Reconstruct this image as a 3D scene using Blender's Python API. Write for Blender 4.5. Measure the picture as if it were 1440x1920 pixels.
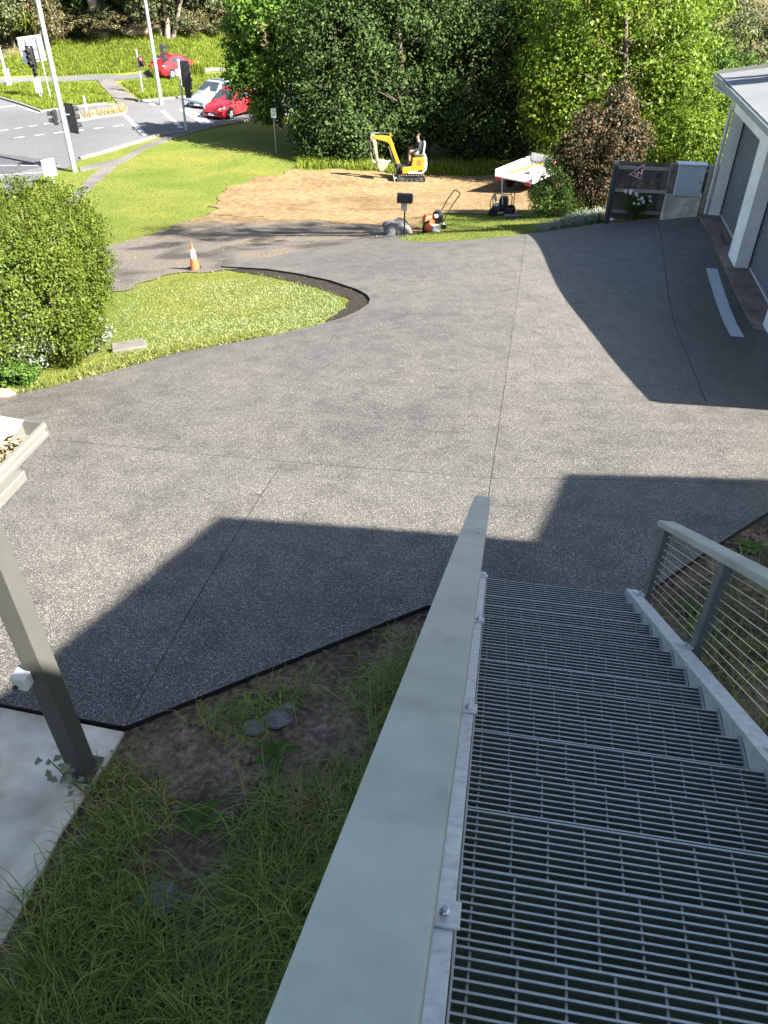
import bpy, bmesh, math, random
import numpy as np
from mathutils import Vector, Matrix, noise as mnoise

# ---------------------------------------------------------------- scene, camera, sky, sun, exposure
for o in list(bpy.data.objects): bpy.data.objects.remove(o)
S = bpy.context.scene
COL = S.collection
R = math.radians
CAMZ, PITCH, FPX = 4.2, R(38.0), 1443.0           # photograph: 1440 x 1920 pixels
cam_d = bpy.data.cameras.new('camera'); cam = bpy.data.objects.new('camera', cam_d); COL.objects.link(cam)
cam.location = (0, 0, CAMZ); cam.rotation_euler = (R(90) - PITCH, 0, 0)
cam_d.sensor_fit = 'VERTICAL'; cam_d.sensor_height = 36.0; cam_d.lens = 36.0 * FPX / 1920.0
cam_d.clip_start = 0.05; cam_d.clip_end = 2000
S.camera = cam
SUN_AZ, SUN_EL = R(120), R(40)                    # azimuth clockwise from the view direction
SUN = Vector((math.sin(SUN_AZ) * math.cos(SUN_EL), math.cos(SUN_AZ) * math.cos(SUN_EL), math.sin(SUN_EL)))
w = bpy.data.worlds.new('World'); S.world = w; w.use_nodes = True
nt = w.node_tree; bg = nt.nodes['Background']
sky = nt.nodes.new('ShaderNodeTexSky'); sky.sky_type = 'NISHITA'; sky.sun_disc = False
sky.sun_elevation = SUN_EL; sky.sun_rotation = SUN_AZ; sky.altitude = 100; sky.air_density = 0.9; sky.dust_density = 1.6; sky.ozone_density = 1.0
nt.links.new(sky.outputs[0], bg.inputs[0]); bg.inputs[1].default_value = 0.05
sl = bpy.data.lights.new('sun', 'SUN'); so = bpy.data.objects.new('sun', sl); COL.objects.link(so)
sl.energy = 5.0; sl.angle = R(0.5); sl.color = (1.0, 0.955, 0.88)
so.rotation_euler = (-SUN).to_track_quat('-Z', 'Y').to_euler(); so.location = (20, -20, 30)
S.view_settings.view_transform = 'Standard'; S.view_settings.look = 'None'
S.view_settings.exposure = 2.65; S.view_settings.gamma = 1.0; S.view_settings.use_curve_mapping = False
S.cycles.max_bounces = 6; S.cycles.transparent_max_bounces = 8

rng = np.random.default_rng(7); random.seed(7)

# ---------------------------------------------------------------- pixels to places
CP, SP = math.cos(PITCH), math.sin(PITCH)
def ray(px, py):
    a, b = (px - 720.0) / FPX, -(py - 960.0) / FPX
    return Vector((a, CP + SP * b, -SP + CP * b))
def at_drop(px, py, H):                            # the point on the ray H metres below the camera
    d = ray(px, py); t = -H / d.z
    return Vector((d.x * t, d.y * t, CAMZ - H))
def at_fwd(px, py, Y):                             # the point on the ray Y metres ahead
    d = ray(px, py); t = Y / d.y
    return Vector((d.x * t, Y, CAMZ + d.z * t))

# ---------------------------------------------------------------- terrain (thin plate spline through surveyed points)
CTRL = [(240,1372,4.15),(800,1145,4.15),(1195,1130,4.14),(1440,967,4.3),(917,925,4.33),(400,973,4.38),(0,1290,4.17),(0,1780,4.15),
 (0,760,4.95),(1440,780,4.9),(1440,880,4.55),(1250,778,4.85),(700,750,4.95),(985,600,5.4),(985,445,6.3),(1325,410,6.03),(1440,640,5.98),(1400,540,6.03),(1150,640,5.35),
 (415,503,6.9),(740,450,6.9),(365,508,6.95),(690,562,5.85),(757,440,7.25),(943,405,7.9),(830,425,7.4),(500,400,8.5),(600,330,9.5),(765,338,9.6),(980,345,9.35),
 (330,330,9.6),(230,430,8.2),(200,530,7.05),(210,660,5.75),(40,740,5.05),(450,600,6.05),(330,655,5.65),(430,225,10.0),(140,322,9.9),(0,300,9.9),(0,200,9.9),
 (303,197,10.0),(230,170,10.0),(330,135,9.7),(100,140,9.8),(400,75,8.5),(150,60,8.0),(300,15,6.2),(20,20,6.5),(1400,45,9.5),(600,300,9.75),
 (1100,320,8.8),(1180,422,6.4),(1060,435,6.5),(1080,400,7.6),(517,285,9.8)]
pts = [at_drop(*c) for c in CTRL]
pts += [Vector((x, y, CAMZ - h)) for x, y, h in [(0,-10,3.9),(-10,-8,4.0),(-6,2,4.3),(12,-6,3.9),(9,4,4.3),(15,12,5.6),(14,19,6.1),(20,26,7.0),(-14,6,5.6),(-30,15,8.5),
   (-45,40,9.9),(-60,70,9.0),(45,35,9.0),(70,60,9.4),(-80,110,3.0),(0,110,1.0),(40,80,8.5),(80,130,7.0),(130,0,6),(-130,0,9),(0,-120,2),(-130,130,0),(130,180,0),(0,200,-8)]]
_cx = np.array([p.x for p in pts]); _cy = np.array([p.y for p in pts]); _cz = np.array([p.z for p in pts])
def _U(r2): return 0.5 * r2 * np.log(np.maximum(r2, 1e-9))
_n = len(pts)
_K = _U((_cx[:,None]-_cx[None])**2 + (_cy[:,None]-_cy[None])**2) + np.eye(_n) * 1.2
_P = np.stack([np.ones(_n), _cx, _cy], 1)
_A = np.zeros((_n+3,_n+3)); _A[:_n,:_n] = _K; _A[:_n,_n:] = _P; _A[_n:,:_n] = _P.T
_w = np.linalg.solve(_A, np.concatenate([_cz, np.zeros(3)]))
def TZ(x, y):
    x = np.atleast_1d(np.asarray(x, float)); y = np.atleast_1d(np.asarray(y, float)); out = np.empty(len(x))
    for i in range(0, len(x), 20000):
        a, b = x[i:i+20000], y[i:i+20000]
        out[i:i+20000] = _U((a[:,None]-_cx)**2 + (b[:,None]-_cy)**2) @ _w[:_n] + _w[_n] + _w[_n+1]*a + _w[_n+2]*b
    return out
def tz(x, y): return float(TZ([x],[y])[0])
def G(px, py):                                     # where the ray through a pixel meets the ground
    d = ray(px, py); t = np.concatenate([np.arange(2, 40, .1), np.arange(40, 160, .5)])
    g = CAMZ + d.z*t - TZ(d.x*t, d.y*t)
    k = np.argmax(g < 0)
    if g[k] >= 0: k = len(t) - 1
    t0, t1 = t[max(k-1,0)], t[k]
    for _ in range(14):
        m = .5*(t0+t1)
        if CAMZ + d.z*m - tz(d.x*m, d.y*m) > 0: t0 = m
        else: t1 = m
    return Vector((d.x*t1, d.y*t1, tz(d.x*t1, d.y*t1)))
def on(x, y, dz=0): return Vector((x, y, tz(x, y) + dz))

# ---------------------------------------------------------------- materials
def mat(name, cols, scale=6, detail=5, rough=.8, bump=0, bscale=None, metal=0, spec=.35, rand=0, island=0, transl=0, vor=0, lo=.32, hi=.68, bdist=.01, coat=0, emit=0):
    m = bpy.data.materials.new(name); m.use_nodes = True; N = m.node_tree.nodes; L = m.node_tree.links
    b = N['Principled BSDF']; b.inputs['Roughness'].default_value = rough; b.inputs['Metallic'].default_value = metal
    b.inputs['Specular IOR Level'].default_value = spec
    if coat: b.inputs['Coat Weight'].default_value = coat; b.inputs['Coat Roughness'].default_value = .08
    geo = N.new('ShaderNodeNewGeometry'); tc = N.new('ShaderNodeTexCoord')
    src = geo.outputs['Position']
    if len(cols) == 1:
        cols = [tuple(c*.9 for c in cols[0]), tuple(min(1,c*1.1) for c in cols[0])]
    if vor:
        t = N.new('ShaderNodeTexVoronoi'); t.inputs['Scale'].default_value = vor; L.new(src, t.inputs['Vector'])
        sp = N.new('ShaderNodeSeparateColor'); L.new(t.outputs['Color'], sp.inputs[0]); fac = sp.outputs[0]
    else:
        t = N.new('ShaderNodeTexNoise'); t.inputs['Scale'].default_value = scale; t.inputs['Detail'].default_value = detail; t.inputs['Roughness'].default_value = .62
        L.new(src, t.inputs['Vector']); fac = t.outputs['Fac']
    if island:
        mx = N.new('ShaderNodeMix'); mx.data_type = 'FLOAT'; mx.inputs[0].default_value = island
        L.new(fac, mx.inputs[2]); L.new(geo.outputs['Random Per Island'], mx.inputs[3]); fac = mx.outputs[0]
    r = N.new('ShaderNodeValToRGB'); L.new(fac, r.inputs[0])
    el = r.color_ramp.elements; n = len(cols)
    while len(el) < n: el.new(.5)
    for i, c in enumerate(cols): el[i].position = lo + (hi-lo)*i/(n-1); el[i].color = (*c, 1)
    col = r.outputs[0]
    if rand:
        oi = N.new('ShaderNodeObjectInfo'); mr = N.new('ShaderNodeMapRange'); mr.inputs[3].default_value = 1-rand; mr.inputs[4].default_value = 1+rand
        L.new(oi.outputs['Random'], mr.inputs[0]); hv = N.new('ShaderNodeHueSaturation'); L.new(mr.outputs[0], hv.inputs['Value']); L.new(col, hv.inputs['Color']); col = hv.outputs[0]
    L.new(col, b.inputs['Base Color'])
    if emit: L.new(col, b.inputs['Emission Color']); b.inputs['Emission Strength'].default_value = emit
    if bump:
        t2 = N.new('ShaderNodeTexNoise'); t2.inputs['Scale'].default_value = bscale or scale*4; t2.inputs['Detail'].default_value = 4; L.new(src, t2.inputs['Vector'])
        bp = N.new('ShaderNodeBump'); bp.inputs['Strength'].default_value = bump; bp.inputs['Distance'].default_value = bdist
        L.new(t2.outputs['Fac'], bp.inputs['Height']); L.new(bp.outputs[0], b.inputs['Normal'])
    if transl:
        tr = N.new('ShaderNodeBsdfTranslucent'); L.new(col, tr.inputs[0]); ms = N.new('ShaderNodeMixShader'); ms.inputs[0].default_value = transl
        L.new(b.outputs[0], ms.inputs[1]); L.new(tr.outputs[0], ms.inputs[2]); L.new(ms.outputs[0], N['Material Output'].inputs[0])
    m['bsdf'] = b.name
    return m
M = {}
def layered(m, cols, scale, lo, hi, mode='MIX', fac=1.0):
    """multiply a larger noise over a material's base colour (real stains and patches)"""
    N = m.node_tree.nodes; L = m.node_tree.links; b = N[m['bsdf']]
    old = b.inputs['Base Color'].links[0].from_socket
    geo = N.new('ShaderNodeNewGeometry'); t = N.new('ShaderNodeTexNoise'); t.inputs['Scale'].default_value = scale; t.inputs['Detail'].default_value = 6
    t.inputs['Distortion'].default_value = .4
    L.new(geo.outputs['Position'], t.inputs['Vector']); r = N.new('ShaderNodeValToRGB'); L.new(t.outputs['Fac'], r.inputs[0])
    e = r.color_ramp.elements
    while len(e) < len(cols): e.new(.5)
    for i, c in enumerate(cols): e[i].position = lo+(hi-lo)*i/(len(cols)-1); e[i].color = (*c, 1)
    mx = N.new('ShaderNodeMix'); mx.data_type = 'RGBA'; mx.blend_type = 'MULTIPLY'; mx.inputs[0].default_value = fac
    L.new(old, mx.inputs[6]); L.new(r.outputs[0], mx.inputs[7]); L.new(mx.outputs[2], b.inputs['Base Color'])
    if b.inputs['Base Color'].links and len([x for x in N if x.type == 'BSDF_TRANSLUCENT']):
        L.new(mx.outputs[2], [x for x in N if x.type == 'BSDF_TRANSLUCENT'][0].inputs[0])
    return m
M['drive'] = layered(mat('exposed_aggregate', [(0.02375,0.02252,0.02046),(0.03695,0.03499,0.03153),(0.04882,0.0458,0.04105),(0.06069,0.05661,0.05057),(0.07388,0.06896,0.06127),(0.09236,0.08588,0.07614),(0.132,0.1222,0.1071),(0.343,0.3181,0.2796)], vor=190, lo=.03, hi=1.0, rough=.5, spec=.22, bump=.25, bscale=120, bdist=.003, rand=.06), [(.9,.9,.91),(1,1,1),(1.12,1.1,1.08)], .7, .3, .7)
layered(M['drive'], [(.82,.82,.83),(1,1,1),(1.1,1.1,1.1)], 3.5, .35, .65)
M['drive_edge'] = mat('dark_edge', [(.012,.012,.014)], rough=.7)
M['slab'] = layered(mat('concrete', [(0.461,0.4034,0.3294),(0.7127,0.6235,0.5012),(0.7762,0.7703,0.6159)], scale=3, rough=.75, bump=.15, bscale=60, bdist=.003), [(.55,.55,.58),(1,1,1)], 1.7, .35, .6)
M['lawn'] = layered(mat('lawn', [(0.06549,0.0924,0.0127),(0.1113,0.1358,0.02382),(0.1638,0.1675,0.04765)], scale=30, rough=.95, spec=.1, bump=.9, bscale=70, bdist=.03), [(.75,.9,.6),(1,1,1),(1.35,1.12,1.15)], .35, .3, .68)
M['soil'] = layered(mat('soil', [(0.07879,0.05943,0.04471),(0.1689,0.127,0.09688),(0.2926,0.2295,0.1788)], scale=22, rough=.95, spec=.1, bump=1, bscale=35, bdist=.04), [(.5,.5,.5),(1.1,1.05,1)], 2.2, .35, .65)
M['mulch'] = mat('dark_mulch', [(.012,.010,.009),(.03,.025,.021),(.05,.042,.035)], scale=25, rough=.95, spec=.1, bump=1, bscale=40, bdist=.03)
M['dirt'] = layered(mat('orange_clay', [(0.1165,0.07137,0.03283),(0.1713,0.1178,0.05909),(0.2124,0.1606,0.09192)], scale=4.5, detail=8, rough=.95, spec=.1, bump=.8, bscale=14, bdist=.05), [(.72,.7,.68),(1,1,1),(1.1,1.1,1.1)], .5, .32, .66)
M['gravel'] = layered(mat('gravel', [(0.06048,0.054,0.04752),(0.1037,0.09288,0.08208),(0.1642,0.1469,0.1253)], scale=26, rough=.95, spec=.1, bump=.9, bscale=40, bdist=.03), [(.5,.48,.47),(1,1,1),(1.25,1.15,1.0)], .6, .35, .62)
def blend_y(m, cols, y0, y1, nscale, namp):
    """mix towards another ground colour beyond a wandering line"""
    N = m.node_tree.nodes; L = m.node_tree.links; b = N[m['bsdf']]; old = b.inputs['Base Color'].links[0].from_socket
    geo = N.new('ShaderNodeNewGeometry'); sx = N.new('ShaderNodeSeparateXYZ'); L.new(geo.outputs['Position'], sx.inputs[0])
    t = N.new('ShaderNodeTexNoise'); t.inputs['Scale'].default_value = nscale; t.inputs['Detail'].default_value = 6; L.new(geo.outputs['Position'], t.inputs['Vector'])
    ma = N.new('ShaderNodeMath'); ma.operation = 'MULTIPLY_ADD'; ma.inputs[1].default_value = namp; L.new(t.outputs['Fac'], ma.inputs[0]); L.new(sx.outputs[1], ma.inputs[2])
    mr = N.new('ShaderNodeMapRange'); mr.interpolation_type = 'SMOOTHSTEP'; mr.inputs[1].default_value = y0 + namp*.5; mr.inputs[2].default_value = y1 + namp*.5; L.new(ma.outputs[0], mr.inputs[0])
    t2 = N.new('ShaderNodeTexNoise'); t2.inputs['Scale'].default_value = 2.4; t2.inputs['Detail'].default_value = 5; L.new(geo.outputs['Position'], t2.inputs['Vector'])
    r = N.new('ShaderNodeValToRGB'); L.new(t2.outputs['Fac'], r.inputs[0]); e = r.color_ramp.elements; e.new(.5)
    for i, c in enumerate(cols): e[i].position = .32+.18*i; e[i].color = (*c, 1)
    mx = N.new('ShaderNodeMix'); mx.data_type = 'RGBA'; L.new(mr.outputs[0], mx.inputs[0]); L.new(old, mx.inputs[6]); L.new(r.outputs[0], mx.inputs[7]); L.new(mx.outputs[2], b.inputs['Base Color'])
blend_y(M['gravel'], [(0.09869,0.06048,0.02782),(0.1452,0.09979,0.05008),(0.18,0.1361,0.0779)], 24.8, 27.0, .6, 5.0)
M['asphalt'] = layered(mat('asphalt', [(0.07855,0.07855,0.0812),(0.09945,0.09945,0.1021),(0.123,0.1204,0.1204)], scale=9, rough=.9, spec=.2, bump=.3, bscale=50, bdist=.01), [(.8,.8,.8),(1.1,1.1,1.1)], .12, .35, .65)
M['asphalt_dark'] = mat('dark_asphalt', [(.045,.046,.05),(.075,.075,.08)], scale=5, rough=.85, spec=.2)
M['path'] = layered(mat('footpath_concrete', [(0.08152,0.07574,0.06699),(0.1165,0.1093,0.09608)], scale=6, rough=.9, bump=.3, bdist=.01), [(.7,.7,.7),(1.1,1.1,1.1)], .6, .35, .6)
M['paint'] = mat('road_paint', [(0.33,0.33,0.324),(0.48,0.48,0.474)], scale=7, rough=.7)
M['kerb'] = mat('kerb', [(0.1134,0.1092,0.1008),(0.168,0.1596,0.147)], scale=5, rough=.9)
M['wood_floor'] = mat('woodland_floor', [(0.04,0.0336,0.0176),(0.096,0.072,0.04),(0.112,0.136,0.032)], scale=1.2, rough=.95, spec=.1, bump=.6, bdist=.05)
M['galv'] = mat('galvanised', [(0.3242,0.3431,0.3327),(0.4322,0.4499,0.4297)], scale=40, rough=.42, metal=.55, spec=.5)
M['galv_bright'] = mat('galvanised_channel', [(.40,.42,.44),(.52,.545,.57),(.60,.62,.64)], scale=26, detail=8, rough=.45, metal=.4, spec=.5)
M['galv_dark'] = mat('galvanised_bar', [(0.169,0.21,0.195),(0.26,0.308,0.286)], scale=60, rough=.5, metal=.5, spec=.5)
M['rail'] = layered(mat('grey_rail_paint', [(0.2696,0.3012,0.2756),(0.3303,0.3614,0.3306)], scale=9, rough=.42, spec=.4, bump=.05, bscale=30, bdist=.002), [(.9,.9,.9),(1.06,1.06,1.06)], 2.2, .4, .6)
layered(M['rail'], [(.78,.79,.8),(1,1,1),(1,1,1),(1.05,1.05,1.05)], 7, .28, .75)
M['rail_dark'] = mat('grey_post_paint', [(0.09,0.108,0.108),(0.12,0.138,0.138)], scale=9, rough=.5)
M['cable'] = mat('steel_cable', [(.5,.5,.5),(.65,.65,.65)], scale=200, rough=.35, metal=.9)
M['cream'] = mat('cream_colorbond', [(0.1123,0.1102,0.0972),(0.1253,0.1231,0.1102)], scale=3, rough=.5)
M['post_grey'] = mat('post_paint', [(0.06529,0.06529,0.05658),(0.07399,0.07399,0.06529)], scale=5, rough=.45)
M['white_wall'] = layered(mat('render_white', [(0.825,0.7875,0.725),(0.9,0.8925,0.825)], scale=8, rough=.85, bump=.15, bscale=40, bdist=.004), [(.85,.85,.83),(1.05,1.05,1.05)], .8, .35, .6)
M['door'] = mat('roller_door', [(0.1155,0.1232,0.1271),(0.1463,0.154,0.1578)], scale=2, rough=.5)
M['roof'] = mat('zinc_roof', [(0.1417,0.1487,0.1522),(0.17,0.177,0.1806)], scale=1.5, rough=.45, metal=.3)
M['pale_roof'] = mat('pale_roof', [(0.2525,0.2601,0.2525),(0.2983,0.3022,0.2945)], scale=6, rough=.5)
M['litter'] = mat('leaf_litter', [(0.072,0.048,0.024),(0.252,0.18,0.09),(0.33,0.258,0.15)], scale=30, rough=.95, island=.7, lo=.1, hi=.9)
M['brown_sill'] = layered(mat('sill_concrete', [(.14,.10,.075),(.24,.19,.15)], scale=6, rough=.9), [(.7,.7,.7),(1.2,1.2,1.2)], 2, .35, .65)
M['grate'] = mat('drain_grate', [(.40,.44,.47),(.5,.54,.57)], scale=50, rough=.5, metal=.3)
M['timber'] = layered(mat('grey_timber', [(0.08184,0.0672,0.054),(0.1488,0.121,0.096),(0.2009,0.1646,0.129)], scale=10, rough=.9, bump=.4, bscale=60, bdist=.004, rand=.3), [(.7,.7,.7),(1.1,1.1,1.1)], 1.5, .35, .65)
M['timber_light'] = mat('weathered_rail', [(.26,.24,.21),(.38,.35,.31)], scale=12, rough=.9, rand=.12)
M['meter'] = mat('meter_box', [(0.495,0.522,0.558),(0.558,0.585,0.612)], scale=3, rough=.45)
M['black'] = mat('black_paint', [(.012,.012,.013),(.03,.03,.032)], scale=10, rough=.45)
M['char'] = mat('charcoal', [(.03,.032,.036),(.045,.047,.05)], scale=6, rough=.5)
M['rubber'] = mat('rubber', [(.014,.014,.014),(.035,.033,.03)], scale=14, rough=.9, spec=.2)
M['orange'] = mat('cone_orange', [(0.4641,0.0833,0.02678),(0.5236,0.119,0.04165)], scale=12, rough=.55)
M['white'] = mat('white_paint', [(.72,.72,.70),(.82,.82,.80)], scale=6, rough=.45)
M['reflective'] = mat('reflective_white', [(.74,.75,.76),(.84,.85,.86)], scale=9, rough=.4)
M['yellow'] = mat('machine_yellow', [(0.2938,0.1585,0.01224),(0.3468,0.1962,0.0204)], scale=6, rough=.45)
M['mach_grey'] = mat('machine_grey', [(.34,.34,.34),(.46,.46,.45)], scale=5, rough=.5)
M['muddy'] = mat('muddy_steel', [(0.18,0.132,0.09),(0.3,0.24,0.18)], scale=7, rough=.85)
M['chrome'] = mat('bright_steel', [(.6,.6,.6),(.7,.7,.7)], scale=9, rough=.25, metal=.9)
M['red'] = mat('red_paint', [(0.294,0.0084,0.014),(0.35,0.014,0.021)], scale=2, rough=.3, coat=.8)
M['silver'] = mat('silver_paint', [(0.252,0.288,0.336),(0.3,0.336,0.384)], scale=2, rough=.32, metal=.35, coat=.8)
M['car_glass'] = mat('car_glass', [(.02,.025,.028),(.035,.04,.045)], scale=2, rough=.06, spec=.8)
M['lamp_glass'] = mat('lamp_glass', [(.6,.62,.64),(.75,.77,.78)], scale=5, rough=.12, spec=.6)
M['tail'] = mat('tail_lamp', [(.35,.01,.01),(.5,.02,.02)], scale=5, rough=.25)
M['red_lit'] = mat('lit_red_lamp', [(1,.03,.02),(1,.05,.03)], scale=5, rough=.4, emit=3)
M['pole'] = mat('pole_steel', [(.30,.33,.34),(.42,.45,.46)], scale=6, rough=.5, metal=.4)
M['sign_back'] = mat('sign_aluminium', [(.55,.57,.58),(.68,.70,.71)], scale=6, rough=.45, metal=.3)
M['sign_green'] = mat('sign_face', [(.30,.42,.36),(.42,.55,.48)], scale=3, rough=.4)
M['cabinet'] = mat('cabinet_green', [(.27,.37,.34),(.34,.44,.41)], scale=4, rough=.6)
M['wood_pole'] = mat('wood_pole', [(.07,.06,.05),(.14,.12,.10)], scale=8, rough=.95)
M['bark'] = mat('bark', [(.05,.038,.028),(.13,.10,.075)], scale=9, rough=.95, bump=.8, bscale=14, bdist=.03)
M['gum_bark'] = mat('gum_bark', [(.12,.09,.07),(.30,.24,.19)], scale=4, rough=.95, bump=.6, bscale=9, bdist=.03)
M['rock'] = mat('rock', [(0.08,0.08,0.084),(0.176,0.168,0.168)], scale=7, rough=.95, bump=.8, bscale=14, bdist=.03)
M['sandstone'] = mat('sandstone', [(0.16,0.11,0.07),(0.26,0.2,0.135)], scale=4, rough=.95, bump=.6, bscale=9, bdist=.03)
M['maroon'] = mat('maroon_sign', [(.22,.02,.03),(.28,.03,.04)], scale=6, rough=.5)
M['hood'] = mat('dark_hoodie', [(.012,.014,.02),(.03,.032,.04)], scale=20, rough=.9)
M['skin'] = mat('skin', [(0.3,0.168,0.12),(0.348,0.204,0.15)], scale=9, rough=.6)
M['hair'] = mat('brown_hair', [(.12,.065,.035),(.2,.11,.06)], scale=30, rough=.8)
M['shorts'] = mat('khaki_shorts', [(0.19,0.175,0.15),(0.23,0.215,0.185)], scale=18, rough=.9)
M['ply'] = mat('tray_floor', [(.48,.44,.34),(.62,.57,.44)], scale=3, rough=.8)
def leafm(name, cols, tr=.35, rough=.55, spec=.25, isl=.75): return mat(name, cols, scale=1.6, detail=3, rough=rough, spec=spec, island=isl, transl=tr, lo=.12, hi=.88)
M['leaf_dark'] = leafm('leaf_dark_green', [(0.00961,0.02063,0.00468),(0.02242,0.04538,0.00936),(0.04805,0.08527,0.01755),(0.1121,0.1581,0.03744)], tr=.3, rough=.65, spec=.2, isl=.5)  # lightest tone puts sunlit highlights into the leaf colour
M['leaf_bright'] = leafm('leaf_bright_green', [(0.0506,0.08915,0.005542),(0.09396,0.1527,0.00924),(0.159,0.2165,0.01846)], tr=.45)
M['leaf_mid'] = leafm('leaf_mid_green', [(0.02475,0.05775,0.00825),(0.05775,0.1155,0.01485),(0.1073,0.1733,0.02475)], tr=.4)
M['leaf_street'] = leafm('leaf_street_tree', [(0.0375,0.08125,0.01),(0.08125,0.1562,0.01875),(0.15,0.25,0.0375)], tr=.4, isl=.6)
M['leaf_hedge'] = leafm('leaf_hedge', [(0.03133,0.05514,0.004712),(0.07165,0.1057,0.007541),(0.1208,0.1516,0.01649)], tr=.4)
M['leaf_brown'] = leafm('leaf_bronze', [(.010,.016,.006),(.026,.034,.012),(.055,.05,.02),(.11,.052,.026),(.10,.09,.042)], tr=.25, isl=.55)
M['leaf_olive'] = leafm('leaf_olive', [(0.0385,0.0539,0.01694),(0.077,0.0924,0.03465),(0.1309,0.1386,0.0616)], tr=.3)
M['leaf_grey'] = leafm('leaf_silver', [(0.084,0.108,0.06),(0.168,0.198,0.132),(0.252,0.276,0.216)], tr=.3)
M['leaf_dry'] = leafm('leaf_dry', [(0.05,0.042,0.02),(0.11,0.09,0.04),(0.15,0.144,0.06)], tr=.2)
M['petal'] = mat('white_petal', [(.75,.75,.72),(.85,.85,.82)], scale=9, rough=.7, transl=.3)
M['petal_y'] = mat('yellow_petal', [(.8,.6,.05),(.85,.7,.1)], scale=9, rough=.7, transl=.3)
M['grass_near'] = leafm('grass_blade_shade', [(0.09068,0.1415,0.02919),(0.1512,0.2246,0.0438),(0.2419,0.316,0.06571),(0.3829,0.4158,0.1168)], tr=.3, rough=.6, spec=.25, isl=.6)
M['grass_lawn'] = leafm('grass_blade_lawn', [(0.06861,0.1045,0.01512),(0.1185,0.154,0.02269),(0.1871,0.198,0.05294)], tr=.4, rough=.7, spec=.2)
M['grass_tall'] = leafm('grass_blade_tall', [(0.09144,0.1391,0.01238),(0.1502,0.2024,0.01857),(0.2351,0.2657,0.04332)], tr=.45, rough=.7, spec=.2)
M['grass_pale'] = leafm('grass_blade_bleached', [(0.1615,0.19,0.076),(0.247,0.2755,0.133),(0.323,0.342,0.19)], tr=.3, rough=.8, spec=.2)
M['grass_dry'] = leafm('grass_blade_dry', [(.2,.15,.07),(.36,.28,.14),(.45,.37,.2)], tr=.3, rough=.8, spec=.2)

# ---------------------------------------------------------------- builders
def link(name, me, m, parent=None, loc=None):
    o = bpy.data.objects.new(name, me); COL.objects.link(o)
    if m is not None and me is not None and not me.materials: me.materials.append(M[m] if isinstance(m, str) else m)
    if parent is not None: o.parent = parent
    if loc is not None: o.location = loc
    return o
def tag(o, label=None, cat=None, group=None, kind=None):
    if label: o['label'] = label
    if cat: o['category'] = cat
    if group: o['group'] = group
    if kind: o['kind'] = kind
    return o
def thing(name, label, cat, loc=(0,0,0), rz=0, group=None):
    o = bpy.data.objects.new(name, None); COL.objects.link(o); o.location = loc; o.rotation_euler = (0,0,rz); o.empty_display_size = .2
    return tag(o, label, cat, group)
def dup(root, loc=None, rz=None, label=None):
    c = root.copy(); COL.objects.link(c)
    if loc is not None: c.location = loc
    if rz is not None: c.rotation_euler = (0,0,rz)
    if label: c['label'] = label
    for ch in list(root.children):
        d = ch.copy(); COL.objects.link(d); d.parent = c
        for g in list(ch.children):
            e = g.copy(); COL.objects.link(e); e.parent = d
    return c
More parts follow.
